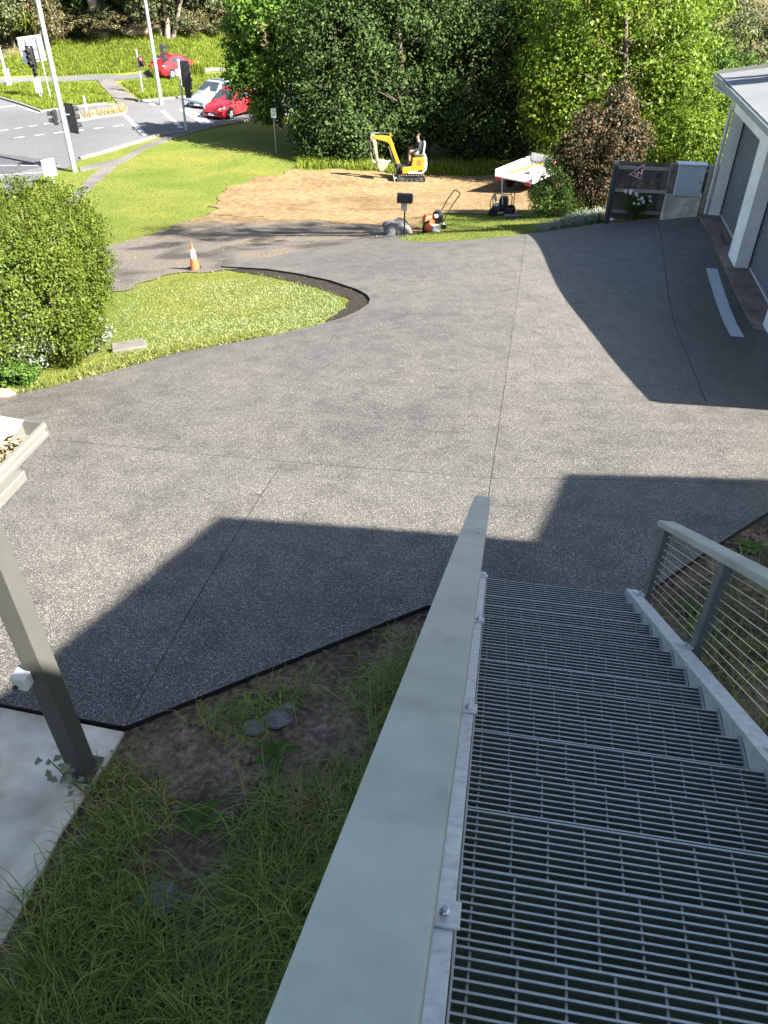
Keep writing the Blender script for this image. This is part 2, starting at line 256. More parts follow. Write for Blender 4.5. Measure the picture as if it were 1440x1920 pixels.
class MB:
    def __init__(s): s.v = []; s.f = []
    def add(s, v, f):
        n = len(s.v); s.v += [tuple(p) for p in v]; s.f += [tuple(i+n for i in q) for q in f]; return s
    def box(s, c, d, rot=None):
        c = Vector(c); h = Vector(d)*.5; vs = []
        for z in (-1,1):
            for x, y in ((-1,-1),(1,-1),(1,1),(-1,1)):
                p = Vector((x*h.x, y*h.y, z*h.z)); p = rot @ p if rot else p
                vs.append(c + p)
        return s.add(vs, [(3,2,1,0),(4,5,6,7),(0,1,5,4),(1,2,6,5),(2,3,7,6),(3,0,4,7)])
    def bar(s, a, b, wd, ht, up=(0,0,1)):
        a, b = Vector(a), Vector(b); d = (b-a).normalized(); u = Vector(up); sd = d.cross(u)
        if sd.length < 1e-5: sd = d.cross(Vector((1,0,0)))
        sd.normalize(); u = sd.cross(d)
        vs = [p + sd*x*wd*.5 + u*z*ht*.5 for p in (a,b) for x, z in ((-1,-1),(1,-1),(1,1),(-1,1))]
        return s.add(vs, [(3,2,1,0),(4,5,6,7),(0,1,5,4),(1,2,6,5),(2,3,7,6),(3,0,4,7)][0:2] + [(0,1,5,4),(1,2,6,5),(2,3,7,6),(3,0,4,7)])
    def tube(s, path, r, n=8, cap=True):
        path = [Vector(p) for p in path]; rs = r if isinstance(r, (list, tuple)) else [r]*len(path)
        base = len(s.v); prev = None
        for i, p in enumerate(path):
            d = (path[min(i+1,len(path)-1)] - path[max(i-1,0)]).normalized()
            if prev is None:
                a = d.cross(Vector((0,0,1)))
                if a.length < 1e-3: a = d.cross(Vector((1,0,0)))
            else:
                a = prev - d*prev.dot(d)
            a.normalize(); prev = a; b = d.cross(a)
            for k in range(n):
                t = 2*math.pi*k/n; s.v.append(tuple(p + (a*math.cos(t)+b*math.sin(t))*rs[i]))
        m = len(path)
        for i in range(m-1):
            for k in range(n):
                q = base+i*n; s.f.append((q+k, q+(k+1)%n, q+n+(k+1)%n, q+n+k))
        if cap: s.f.append(tuple(base+k for k in reversed(range(n)))); s.f.append(tuple(base+(m-1)*n+k for k in range(n)))
        return s
    def prism(s, poly, a, b, fn):
        """poly: 2D outline, extruded from a to b; fn(p, t) gives the 3D point"""
        n = len(poly); vs = [fn(p, a) for p in poly] + [fn(p, b) for p in poly]
        return s.add(vs, [tuple(reversed(range(n))), tuple(range(n,2*n))] + [(i,(i+1)%n,n+(i+1)%n,n+i) for i in range(n)])
    def loft(s, rings, cap=True):
        n = len(rings[0]); base = len(s.v)
        for r in rings: s.v += [tuple(p) for p in r]
        for i in range(len(rings)-1):
            for k in range(n):
                q = base+i*n; s.f.append((q+k, q+(k+1)%n, q+n+(k+1)%n, q+n+k))
        if cap: s.f.append(tuple(base+k for k in reversed(range(n)))); s.f.append(tuple(base+(len(rings)-1)*n+k for k in range(n)))
        return s
    def lathe(s, prof, c=(0,0,0), n=16, axis='Z'):
        base = len(s.v)
        for r, z in prof:
            for k in range(n):
                t = 2*math.pi*k/n; p = (r*math.cos(t), r*math.sin(t), z)
                if axis == 'Y': p = (p[0], p[2], p[1])
                if axis == 'X': p = (p[2], p[0], p[1])
                s.v.append((c[0]+p[0], c[1]+p[1], c[2]+p[2]))
        for i in range(len(prof)-1):
            for k in range(n):
                q = base+i*n; s.f.append((q+k, q+(k+1)%n, q+n+(k+1)%n, q+n+k))
        s.f.append(tuple(base+k for k in reversed(range(n)))); s.f.append(tuple(base+(len(prof)-1)*n+k for k in range(n)))
        return s
    def mesh(s, name, bevel=0, smooth=False, seg=1):
        me = bpy.data.meshes.new(name); me.from_pydata(s.v, [], s.f)
        bm = bmesh.new(); bm.from_mesh(me); bmesh.ops.recalc_face_normals(bm, faces=bm.faces)
        if bevel: bmesh.ops.bevel(bm, geom=[e for e in bm.edges if e.is_manifold and e.calc_face_angle(0) > .5], offset=bevel, segments=seg, affect='EDGES', profile=.6, clamp_overlap=True)
        bm.to_mesh(me); bm.free()
        if smooth:
            me.polygons.foreach_set('use_smooth', [True]*len(me.polygons))
            try: me.set_sharp_from_angle(angle=R(38))
            except Exception: pass
        return me
    def build(s, name, m, parent=None, bevel=0, smooth=False, seg=1, loc=None): return link(name, s.mesh(name, bevel, smooth, seg), m, parent, loc)

def npmesh(name, V, F):                              # V (n,3); F (m,3) or (m,4)
    me = bpy.data.meshes.new(name); k = F.shape[1]
    me.vertices.add(len(V)); me.vertices.foreach_set('co', V.astype(np.float32).ravel())
    me.loops.add(F.size); me.loops.foreach_set('vertex_index', F.astype(np.int32).ravel())
    me.polygons.add(len(F)); me.polygons.foreach_set('loop_start', np.arange(0, F.size, k, dtype=np.int32))
    me.update(calc_edges=True); return me
def unit(a): return a / np.maximum(np.linalg.norm(a, axis=1, keepdims=True), 1e-9)
def leaf_mesh(name, P, Nn, size, aspect=.55, fold=.18):
    """one bent diamond per leaf"""
    n = len(P); t = unit(np.cross(Nn, rng.normal(size=(n,3)))); b = np.cross(Nn, t)
    s = (size * rng.uniform(.65, 1.3, n))[:,None]
    V = np.empty((n,4,3)); V[:,0] = P - t*s*.5; V[:,1] = P + b*s*aspect*.5 + Nn*s*fold; V[:,2] = P + t*s*.5; V[:,3] = P - b*s*aspect*.5 + Nn*s*fold
    F = np.arange(4*n).reshape(n,4)
    me = npmesh(name, V.reshape(-1,3), F); return me
def blade_mesh(name, P, h, wd, lean=.5, curl=.6):
    n = len(P); a = rng.uniform(0, 2*np.pi, n); d = np.stack([np.cos(a), np.sin(a), np.zeros(n)], 1)
    a2 = a + np.pi/2 + rng.normal(0,.5,n); sd = np.stack([np.cos(a2), np.sin(a2), np.zeros(n)], 1)
    h = np.broadcast_to(h, (n,)) * rng.uniform(.55, 1.3, n); l = rng.uniform(.1, 1, n)*lean; wv = (np.broadcast_to(wd,(n,))*rng.uniform(.7,1.3,n))[:,None]
    up = np.array([0,0,1.0])
    m1 = P + up*(h*.6)[:,None] + d*(h*l*.35)[:,None]; m2 = P + up*(h*(1-curl*l*.6))[:,None] + d*(h*l*1.05)[:,None]
    V = np.empty((n,5,3)); V[:,0] = P - sd*wv*.5; V[:,1] = P + sd*wv*.5; V[:,2] = m1 + sd*wv*.42; V[:,3] = m1 - sd*wv*.42; V[:,4] = m2
    i = (np.arange(n)*5)[:,None]
    F = np.concatenate([i+np.array([[0,1,2]]), i+np.array([[0,2,3]]), i+np.array([[3,2,4]])])
    return npmesh(name, V.reshape(-1,3), F)
def inpoly(poly, x, y):
    c = np.zeros(len(x), bool); n = len(poly)
    for i in range(n):
        x0, y0 = poly[i][0], poly[i][1]; x1, y1 = poly[(i+1)%n][0], poly[(i+1)%n][1]
        if y0 == y1: continue
        c ^= ((y0 > y) != (y1 > y)) & (x < (x1-x0)*(y-y0)/(y1-y0) + x0)
    return c
def scatter(poly, n, excl=()):
    xs = [p[0] for p in poly]; ys = [p[1] for p in poly]
    x = rng.uniform(min(xs), max(xs), n); y = rng.uniform(min(ys), max(ys), n); k = inpoly(poly, x, y)
    for e in excl: k &= ~inpoly(e, x, y)
    x, y = x[k], y[k]; return np.stack([x, y, TZ(x, y)], 1)
def fbm(P, s, off=0.0):
    return np.array([mnoise.noise(Vector((p[0]*s+off, p[1]*s-off, p[2]*s*.3))) for p in P])
def crown(c, rad, nclump, per, cr, shell=.6, up=.35, flat=.75):
    """leaf clumps spread through an ellipsoid"""
    u = unit(rng.normal(size=(nclump,3))); rr = shell + (1-shell)*rng.random(nclump)**.7
    rr *= 1 + .18*np.array([mnoise.noise(Vector(q*2.3)+Vector(c)) for q in u])
    C = np.array(c) + u*rr[:,None]*np.array(rad)
    k = rng.poisson(per, nclump).clip(3); idx = np.repeat(np.arange(nclump), k)
    v = unit(rng.normal(size=(len(idx),3))); r = rng.random(len(idx))**.5
    sc = cr*rng.uniform(.6,1.35,nclump)
    P = C[idx] + v*r[:,None]*sc[idx][:,None]*np.array([1,1,flat])
    Nn = unit(v*.6 + u[idx]*.35 + np.array([0,0,up]) + rng.normal(0,.45,(len(idx),3)))
    return P, Nn
def limbs(mb, base, top, r, n, spread, seed):
    rd = random.Random(seed); base, top = Vector(base), Vector(top)
    mid = base.lerp(top, .5) + Vector((rd.uniform(-.1,.1), rd.uniform(-.1,.1), 0))*spread*.4
    mb.tube([base, base.lerp(mid,.3)+Vector((0,0,0)), mid, top], [r*1.25, r, r*.75, r*.3], 9)
    for i in range(n):
        t = .25 + .65*i/n; p = base.lerp(mid, t*2) if t < .5 else mid.lerp(top, t*2-1)
        a = i*2.4 + rd.uniform(-.4,.4); l = spread*rd.uniform(.55,.95)*(1.15-t*.6)
        e = p + Vector((math.cos(a)*l, math.sin(a)*l, l*rd.uniform(.25,.7)))
        q = p.lerp(e,.5) + Vector((0,0,-.06*l))
        mb.tube([p, q, e], [r*.5*(1.1-t), r*.32*(1.1-t), r*.1], 6)
        for j in range(2):
            b = a + rd.choice((-1,1))*rd.uniform(.4,.9); l2 = l*.5; mb.tube([q, q+Vector((math.cos(b)*l2, math.sin(b)*l2, l2*.5))], [r*.2*(1.1-t), r*.05], 5)
GRID = .5
def drape(name, poly, m, off=.0, grid=GRID, skirt=0, parent=None, edge_mat=None, joints=(), split=False):
    """a sheet following the ground inside a plan outline"""
    bm = bmesh.new(); vs = [bm.verts.new((p[0], p[1], 0)) for p in poly]
    f = bm.faces.new(vs); bmesh.ops.triangulate(bm, faces=[f])
    def cut(co, no):
        bmesh.ops.bisect_plane(bm, geom=list(bm.verts)+list(bm.edges)+list(bm.faces), dist=1e-5, plane_co=co, plane_no=no)
    for a, b, wd, pred in joints:
        a, b = Vector((a[0],a[1],0)), Vector((b[0],b[1],0)); d = (b-a).normalized(); n = Vector((-d.y, d.x, 0))
        cut(a+n*wd*.5, n); cut(a-n*wd*.5, n)
        kill = []
        for q in bm.faces:
            c = q.calc_center_median()
            if abs((c-a).dot(n)) < wd*.5 and (pred is None or pred(c)): kill.append(q)
        bmesh.ops.delete(bm, geom=kill, context='FACES')
    xs = [p[0] for p in poly]; ys = [p[1] for p in poly]
    for k in range(math.ceil(min(xs)/grid), math.floor(max(xs)/grid)+1): cut((k*grid,0,0),(1,0,0))
    for k in range(math.ceil(min(ys)/grid), math.floor(max(ys)/grid)+1): cut((0,k*grid,0),(0,1,0))
    z = TZ([v.co.x for v in bm.verts],[v.co.y for v in bm.verts])
    for v, q in zip(bm.verts, z): v.co.z = q + off
    for q in bm.faces:
        if q.normal.z < 0: q.normal_flip()
    bm.normal_update()
    for q in bm.faces:
        if q.normal.z < 0: q.normal_flip()
    if skirt:
        es = [e for e in bm.edges if e.is_boundary]
        r = bmesh.ops.extrude_edge_only(bm, edges=es)
        for v in r['geom']:
            if isinstance(v, bmesh.types.BMVert): v.co.z -= skirt
        for q in r['geom']:
            if isinstance(q, bmesh.types.BMFace): q.material_index = 1
    out = []
    if split:
        left = set(bm.faces); groups = []
        while left:
            st = [left.pop()]; g = []
            while st:
                q = st.pop(); g.append(q)
                for e in q.edges:
                    for h in e.link_faces:
                        if h in left: left.remove(h); st.append(h)
            groups.append(g)
    else: groups = [list(bm.faces)]
    for g in groups:
        idx = {}; V = []; F = []; mi = []
        for q in g:
            ff = []
            for v in q.verts:
                kk = (v, q.material_index)
                if kk not in idx: idx[kk] = len(V); V.append(tuple(v.co))
                ff.append(idx[kk])
            F.append(ff); mi.append(q.material_index)
        me = bpy.data.meshes.new(name); me.from_pydata(V, [], F); me.materials.append(M[m])
        if skirt: me.materials.append(M[edge_mat or m]); me.polygons.foreach_set('material_index', mi)
        me.polygons.foreach_set('use_smooth', [k == 0 for k in mi])
        out.append(link(name, me, None, parent))
    bm.free()
    return out if split else out[0]
def px_poly(pp): return [G(*p) for p in pp]
def ragged(pl, amp=.18, step=.25, seed=1):
    rd = random.Random(seed); out = []
    for i, p in enumerate(pl):
        q = pl[(i+1)%len(pl)]; L = math.hypot(q[0]-p[0], q[1]-p[1]); n = max(1, int(L/step)); nx, ny = -(q[1]-p[1])/max(L,1e-6), (q[0]-p[0])/max(L,1e-6)
        for k in range(n):
            t = k/n; j = amp*1.6*(mnoise.noise(Vector(((p[0]+(q[0]-p[0])*t)*1.1, (p[1]+(q[1]-p[1])*t)*1.1, seed*7.3))) + .5*mnoise.noise(Vector(((p[0]+(q[0]-p[0])*t)*3.3, (p[1]+(q[1]-p[1])*t)*3.3, seed*3.1)))); out.append((p[0]+(q[0]-p[0])*t+nx*j, p[1]+(q[1]-p[1])*t+ny*j))
    return out
def struct(o, label=None): o['kind'] = 'structure'; 

# ================================================================ THE SETTING
def axis(lo, hi, fine_lo, fine_hi, s):
    a = list(np.arange(fine_lo, fine_hi+1e-6, s)); x, d = fine_lo, s
    while x > lo: d *= 1.25; x -= d; a.insert(0, x)
    x, d = fine_hi, s
    while x < hi: d *= 1.25; x += d; a.append(x)
    return np.array(a)
gx, gy = axis(-900, 900, -45, 45, GRID), axis(-600, 1500, -6, 84, GRID)
XX, YY = np.meshgrid(gx, gy); zz = TZ(XX.ravel(), YY.ravel())
far = np.clip((np.hypot(XX.ravel(), YY.ravel()-40) - 90)/120, 0, 1); zz = zz*(1-far) + far*np.clip(zz, -6, 22)
nx_, ny_ = len(gx), len(gy); ii = np.arange(nx_*ny_).reshape(ny_, nx_)
me = npmesh('ground', np.stack([XX.ravel(), YY.ravel(), zz], 1), np.stack([ii[:-1,:-1], ii[:-1,1:], ii[1:,1:], ii[1:,:-1]], -1).reshape(-1,4))
me.polygons.foreach_set('use_smooth', [True]*len(me.polygons))
ground = tag(link('ground', me, 'lawn'), 'sunlit green grass ground sloping down to the road', None, None, 'structure')

# ---- outlines (photo pixels dropped onto the ground)
DRIVE_PX = [(0,752),(100,732),(205,704),(330,668),(430,650),(520,632),(590,616),(640,602),(672,588),(691,574),(694,566),(688,557),(670,547),(620,530),(560,517),(500,508),(415,503),
            (530,482),(640,463),(735,447),(760,456),(810,458),(870,455),(940,448),(985,443),(1060,432),(1130,422),(1200,416),(1235,413),(1328,411)]
GF = 6.03                                            # garage floor, metres below the camera
g1, g2 = at_drop(1325,411,GF), at_drop(1440,645,GF)
gdir = Vector((g2.x-g1.x, g2.y-g1.y, 0)).normalized()        # along the garage front, towards the house
gin = Vector((-gdir.y, gdir.x, 0))                           # into the garage
if gin.x < 0: gin = -gin
DRIVE = [(p.x, p.y) for p in px_poly(DRIVE_PX)]
gend = g1 + gdir*13.2
near_edge = px_poly([(1440,967),(1195,1130),(800,1145),(238,1372),(0,1328)])
DRIVE += [(g1.x+gin.x*.12, g1.y+gin.y*.12), (gend.x+gin.x*.12, gend.y+gin.y*.12), (6.5, 6.3)] + [(p.x, p.y) for p in near_edge]
lx = near_edge[-1]; l0 = G(0,752)
DRIVE += [(lx.x-4, lx.y+.75), (l0.x-3.5, l0.y-1.2)]
def lpx(a, b): return G(*a), G(*b)
J1 = lpx((985,446),(917,925)); J3 = lpx((160,838),(917,905)); J3b = lpx((917,905),(1440,918)); J4 = lpx((460,985),(238,1372))
J2a = lpx((1232,420),(1270,630)); J2b = lpx((1270,630),(1440,830)); J5 = lpx((700,722),(1250,735)); J6 = lpx((540,600),(1080,612))
def side(l): 
    a, b = l; d = Vector((b.x-a.x, b.y-a.y, 0)); return lambda c: d.x*(c.y-a.y) - d.y*(c.x-a.x)
s1, s3, s3b = side(J1), side(J3), side(J3b)
rt1 = lambda c: s1(c) > 0                              # right of the long joint
jw = .006
JOINTS = [(*J1, jw, None), (*J3, jw*.8, lambda c: not rt1(c)), (*J3b, jw, rt1), (*J4, jw, lambda c: (not rt1(c)) and s3(c) < 0),
          (*J2a, jw*1.5, lambda c: c.y > J2a[1].y), (*J2b, jw*1.5, lambda c: c.y <= J2a[1].y and rt1(c) and c.x > J2a[1].x-.05),
          (*J5, .0035, rt1), (*J6, .0035, lambda c: not rt1(c))]
drive = thing('driveway', 'grey exposed aggregate concrete driveway running past the garage', None); drive['kind'] = 'structure'
b = drape('driveway_base', DRIVE, 'drive_edge', .012, parent=drive)
for o in drape('slab_panel', DRIVE, 'drive', .055, skirt=.11, parent=drive, edge_mat='drive_edge', joints=JOINTS, split=True): pass
# carport slab
SLAB = [(p.x,p.y) for p in px_poly([(0,1331),(234,1378),(200,1440),(120,1560),(60,1680),(0,1785)])]
SLAB = [(SLAB[0][0]-4, SLAB[0][1]+.72)] + SLAB + [(SLAB[-1][0]-.8, SLAB[-1][1]-1.2), (SLAB[-1][0]-4.5, SLAB[-1][1]-1.2)]
o = drape('carport_slab', SLAB, 'slab', .03, skirt=.1); tag(o, 'stained grey concrete slab under the carport post', None, None, 'structure')
# bare soil beside the stairs, around the grass
SOIL = [(p.x,p.y) for p in px_poly([(1440,962),(1195,1124),(800,1140),(238,1366),(150,1480)])]
SOIL = [(9,6.6)] + SOIL + [(-2.3,.8),(-3,-4),(9,-4)]
o = drape('bare_soil', SOIL, 'soil', .006); tag(o, 'dark bare soil between driveway edge and stairs', None, None, 'structure')
# mulch along the island's kerbless edge
MULCH = [(p.x,p.y) for p in px_poly([(415,502),(500,506),(560,515),(620,528),(670,545),(690,557),(696,566),(691,577),(660,596),(615,610),(610,603),(650,580),(655,565),(630,552),(580,536),(510,519),(440,511)])]
o = drape('mulch_strip', ragged(MULCH,.08,.1,4), 'mulch', .014); tag(o, 'dark soil strip along the curved driveway edge', None, None, 'structure')
GRAVEL = [(p.x,p.y) for p in px_poly([(200,462),(270,445),(340,420),(400,396),(500,400),(600,404),(700,412),(760,424),(790,436),(750,455),(735,452),(640,470),(530,488),(415,510),(330,516),(260,535),(195,552),(120,560),(120,480)])]
o = drape('gravel_apron', ragged(GRAVEL,.3,.2,2), 'gravel', .02); tag(o, 'grey brown gravel apron between lawn and driveway', None, None, 'structure')
DIRT = [(p.x,p.y) for p in px_poly([(398,402),(405,375),(430,350),(490,333),(560,322),(640,318),(720,324),(770,330),(850,330),(930,330),(1060,335),(1130,352),(1075,378),(1020,386),(970,402),(900,404),(850,402),(800,420),(770,440),(700,425),(600,415),(500,412)])]
o = drape('clay_ground', ragged(DIRT,.4,.25,3), 'dirt', .029); tag(o, 'graded orange clay ground where the excavator works', None, None, 'structure')
# road, footpaths, kerbs
ROAD = [(p.x,p.y) for p in px_poly([(560,214),(470,228),(400,240),(350,250),(300,256),(240,275),(190,290),(150,300),(128,316),(85,322),(60,348),(0,380)])]
ROAD += [(-30,27),(-45,30),(-60,60)] + [(p.x,p.y) for p in px_poly([(0,186),(40,198),(78,212),(140,203),(215,196),(300,189),(420,177),(560,160),(640,150)])] + [(20,62),(24,50)]
o = drape('road', ROAD, 'asphalt', .03); tag(o, 'grey asphalt road junction with white lane markings', None, None, 'structure')
o = drape('road_patch', [(p.x,p.y) for p in px_poly([(0,290),(40,294),(82,301),(84,312),(40,322),(0,330)])], 'asphalt_dark', .04); tag(o, 'darker patch of the asphalt road by the turn sign', None, None, 'structure')  # darker grey sheet over part of the road
BACKROAD = [(p.x,p.y) for p in px_poly([(0,147),(60,144),(150,142),(230,142),(330,136),(420,128),(420,134),(330,143),(228,151),(150,152),(60,154),(0,158)])]
o = drape('service_road', BACKROAD, 'asphalt', .03); tag(o, 'narrow asphalt service road behind the grass median', None, None, 'structure')
FPS = [[(475,226),(370,247),(330,259),(270,282),(232,306),(150,322),(150,314),(225,299),(262,277),(325,252),(372,240),(470,220)],
       [(232,300),(212,318),(186,340),(160,365),(134,392),(118,384),(150,352),(172,330),(196,311),(215,300)],
       [(182,151),(212,149),(232,168),(262,190),(220,194),(200,172)]]
for k, fp in enumerate(FPS):
    pl = [(p.x,p.y) for p in px_poly(fp)]
    o = drape('footpath', pl, 'path', .05, skirt=.06); tag(o, ['pale concrete footpath following the road edge', 'pale footpath branch running down towards the hedge', 'concrete path crossing the grass median'][k], None, None, 'structure')
# traffic island with weeds
ISL = [(p.x,p.y) for p in px_poly([(132,226),(190,214),(240,206),(236,216),(180,224),(138,231)])]
o = drape('traffic_island', ISL, 'kerb', .16, skirt=.14); tag(o, 'narrow concrete traffic island with weeds on top', None, None, 'structure')
# kerbs as real steps
def kerb(pp, label, wd=.18, h=.13):
    P = px_poly(pp); mb = MB(); L2, R2 = [], []
    for i, p in enumerate(P):
        d = (P[min(i+1,len(P)-1)] - P[max(i-1,0)]); d.z = 0; d.normalize(); n = Vector((-d.y,d.x,0)); L2.append(p+n*wd*.5); R2.append(p-n*wd*.5)
    rings = [[l+Vector((0,0,-.05)), l+Vector((0,0,h)), r+Vector((0,0,h)), r+Vector((0,0,-.05))] for l, r in zip(L2,R2)]
    o = mb.loft(rings).build('kerb', 'kerb', None); tag(o, label, None, None, 'structure')
kerb([(350,249),(300,255),(240,274),(190,289),(150,299)], 'concrete kerb along the grass verge')
kerb([(0,185),(40,197),(78,211),(140,202),(200,196)], 'concrete kerb along the grass median')
kerb([(265,191),(300,188),(360,182),(430,175),(520,163)], 'concrete kerb behind the waiting cars')
kerb([(560,213),(470,227),(400,239)], 'concrete kerb beside the waiting red car')
# painted lines
def dash(pp, wd, label='white road marking', off=.045):
    a, b = G(*pp[0]), G(*pp[1]); d = b-a; d.z = 0; d.normalize(); n = Vector((-d.y,d.x,0))*wd*.5
    o = drape('road_marking', [(a+n)[:2], (b+n)[:2], (b-n)[:2], (a-n)[:2]], 'paint', off); tag(o, label, None, None, 'structure')
def dashes(a, b, n, fill, wd, label):
    for i in range(n):
        t0, t1 = i/n, (i+fill)/n
        dash([(a[0]+(b[0]-a[0])*t0, a[1]+(b[1]-a[1])*t0), (a[0]+(b[0]-a[0])*t1, a[1]+(b[1]-a[1])*t1)], wd, label)
dashes((236,219),(275,257),6,.72,.28,'dashed white crossing line on the road, the one by the traffic island')
dashes((207,196),(222,205),2,.7,.28,'dashed white crossing line on the slip lane, island side')
dashes((304,209),(342,243),6,.72,.28,'dashed white crossing line on the road, the one by the stop line')
dashes((273,189),(292,200),2,.7,.28,'dashed white crossing line on the slip lane, pole side')
dash([(346,206),(390,233)], .75, 'thick white stop line in front of the red car')
dashes((0,247),(110,230),4,.55,.13,'white lane dash sweeping across the junction')
dashes((28,260),(250,234),6,.5,.13,'white lane dash along the road centre')
dash([(0,203),(30,199)], .3, 'short white give way line by the median')
dash([(34,200),(74,213)], .14, 'white edge line round the median corner')
dashes((0,312),(120,312),3,.8,.12,'white lane dash beside the darker road patch')
dash([(0,330),(80,325)], .12, 'white edge line beside the darker road patch')
# woodland floor on the hillside
WF = [(-70,66),(-45,67)] + [(p.x,p.y) for p in px_poly([(0,105),(60,98),(110,72),(200,66),(300,62),(400,58)])] + [(6,72),(25,60),(45,58),(70,70),(70,130),(-70,130)]
o = drape('woodland_floor', WF, 'wood_floor', .03, grid=2.0); tag(o, 'brown leaf littered ground under the hillside trees', None, None, 'structure')
# drain grate by the garage: five lengths in a frame
ga, gb = G(1333,509), G(1381,638)
dd = (gb-ga); dlen = dd.length; dx_ = Vector((dd.x,dd.y,0)).normalized(); dn = Vector((-dx_.y,dx_.x,0))
t = thing('drain_grate', 'long pale steel trench drain grate set in the driveway', 'drain', ga)
for i in range(5):
    mb = MB(); a0, a1 = ga + dd*(i/5+.002), ga + dd*((i+1)/5-.002)
    za, zb = tz(a0.x,a0.y)+.062, tz(a1.x,a1.y)+.062
    p0, p1 = Vector((a0.x,a0.y,za))-ga, Vector((a1.x,a1.y,zb))-ga
    mb.bar(p0+dn*.1, p1+dn*.1, .02, .02); mb.bar(p0-dn*.1, p1-dn*.1, .02, .02)
    m_ = 26
    for k in range(m_):
        c = p0.lerp(p1,(k+.5)/m_); mb.bar(c+dn*.1, c-dn*.1, .026, .018)
    mb.build('grate_length', 'grate', t)

# ================================================================ STAIRCASE
HD = R(10.0); U = Vector((math.sin(HD), math.cos(HD), 0)); Wd = Vector((math.cos(HD), -math.sin(HD), 0)); Z = Vector((0,0,1))
GO, RI = .256, .159
end = at_drop(905.5, 930, 3.17)                       # far end of the left handrail
st = thing('staircase', 'galvanised grated steel staircase with grey handrails leading down to the driveway', 'staircase', (end.x, end.y, 0))
O = Vector((end.x, end.y, 0))
def sp(s, wv, z): return U*s + Wd*wv + Vector((0,0,z))   # local: s forward of the rail end, w right, z height
ZT0 = CAMZ - 3.96                                     # lowest tread height
slope = RI/GO
NT = 16
# bar and rod meshes shared by every tread
TW0, TW1 = .092, 1.10
bar_me = MB().bar(Wd*TW0, Wd*TW1, .0045, .042).mesh('bearing_bar'); bar_me.materials.append(M['galv_bar'] if 'galv_bar' in M else M['galv_dark'])
top_me = MB().bar(Wd*TW0, Wd*TW1, .0052, .006).mesh('bar_top')  # lighter strip: the bright upper edge of each bar put into colour
NB = 12
for k in range(NT):
    s0 = .03 - GO*k; z0 = ZT0 + RI*k
    tr = bpy.data.objects.new('tread', None); COL.objects.link(tr); tr.parent = st; tr.location = sp(s0, 0, z0); tr.empty_display_size = .05
    mb = MB()
    for j in range(11):
        wv = TW0 + .03 + .1*j
        if wv < TW1: mb.bar(Wd*wv + Vector((0,0,-.006)), Wd*wv - U*.2347 + Vector((0,0,-.006)), .006, .006)
    mb.build('cross_rod', 'galv_dark', tr)
    for wv in (TW0-.003, TW1+.003): MB().bar(Wd*wv+U*.004, Wd*wv-U*.24, .005, .05).build('end_plate', 'galv', tr)
    for j in range(NB):
        q = link('bearing_bar', bar_me, None, tr, -U*(.2347*j/(NB-1)) + Vector((0,0,-.021)))
        MBt = link('bar_top', top_me, 'galv', tr, -U*(.2347*j/(NB-1)) + Vector((0,0,.0025)))
# landing at the top
zl = ZT0 + RI*NT; sl0 = .03 - GO*NT
mb = MB()
for j in range(46): mb.bar(sp(sl0-.03*j, TW0, zl-.018), sp(sl0-.03*j, TW1, zl-.018), .005, .036)
for j in range(11): mb.bar(sp(sl0, TW0+.03+.1*j, zl), sp(sl0-1.38, TW0+.03+.1*j, zl), .006, .006)
mb.build('landing', 'galv', st)
# stringers: channel section, web and flange
s_lo, s_hi = .10, sl0 - .1
def zn(s): return ZT0 + (.03 - s)*slope                # nosing line
for wv, sg, nm in ((TW0-.01, -1, 'stringer'), (TW1+.01, 1, 'stringer')):
    mb = MB(); up = .05; dn_ = .20
    prof = [(0,up),(sg*.085,up),(sg*.085,up-.012),(sg*.01,up-.012),(sg*.01,-dn_),(sg*.085,-dn_),(sg*.085,-dn_-.012),(0,-dn_-.012)]
    rings = []
    for s in (s_lo, s_hi): rings.append([sp(s, wv+a, zn(s)+c) for a, c in prof])
    mb.loft(rings).build(nm, 'galv_bright', st, bevel=.003)
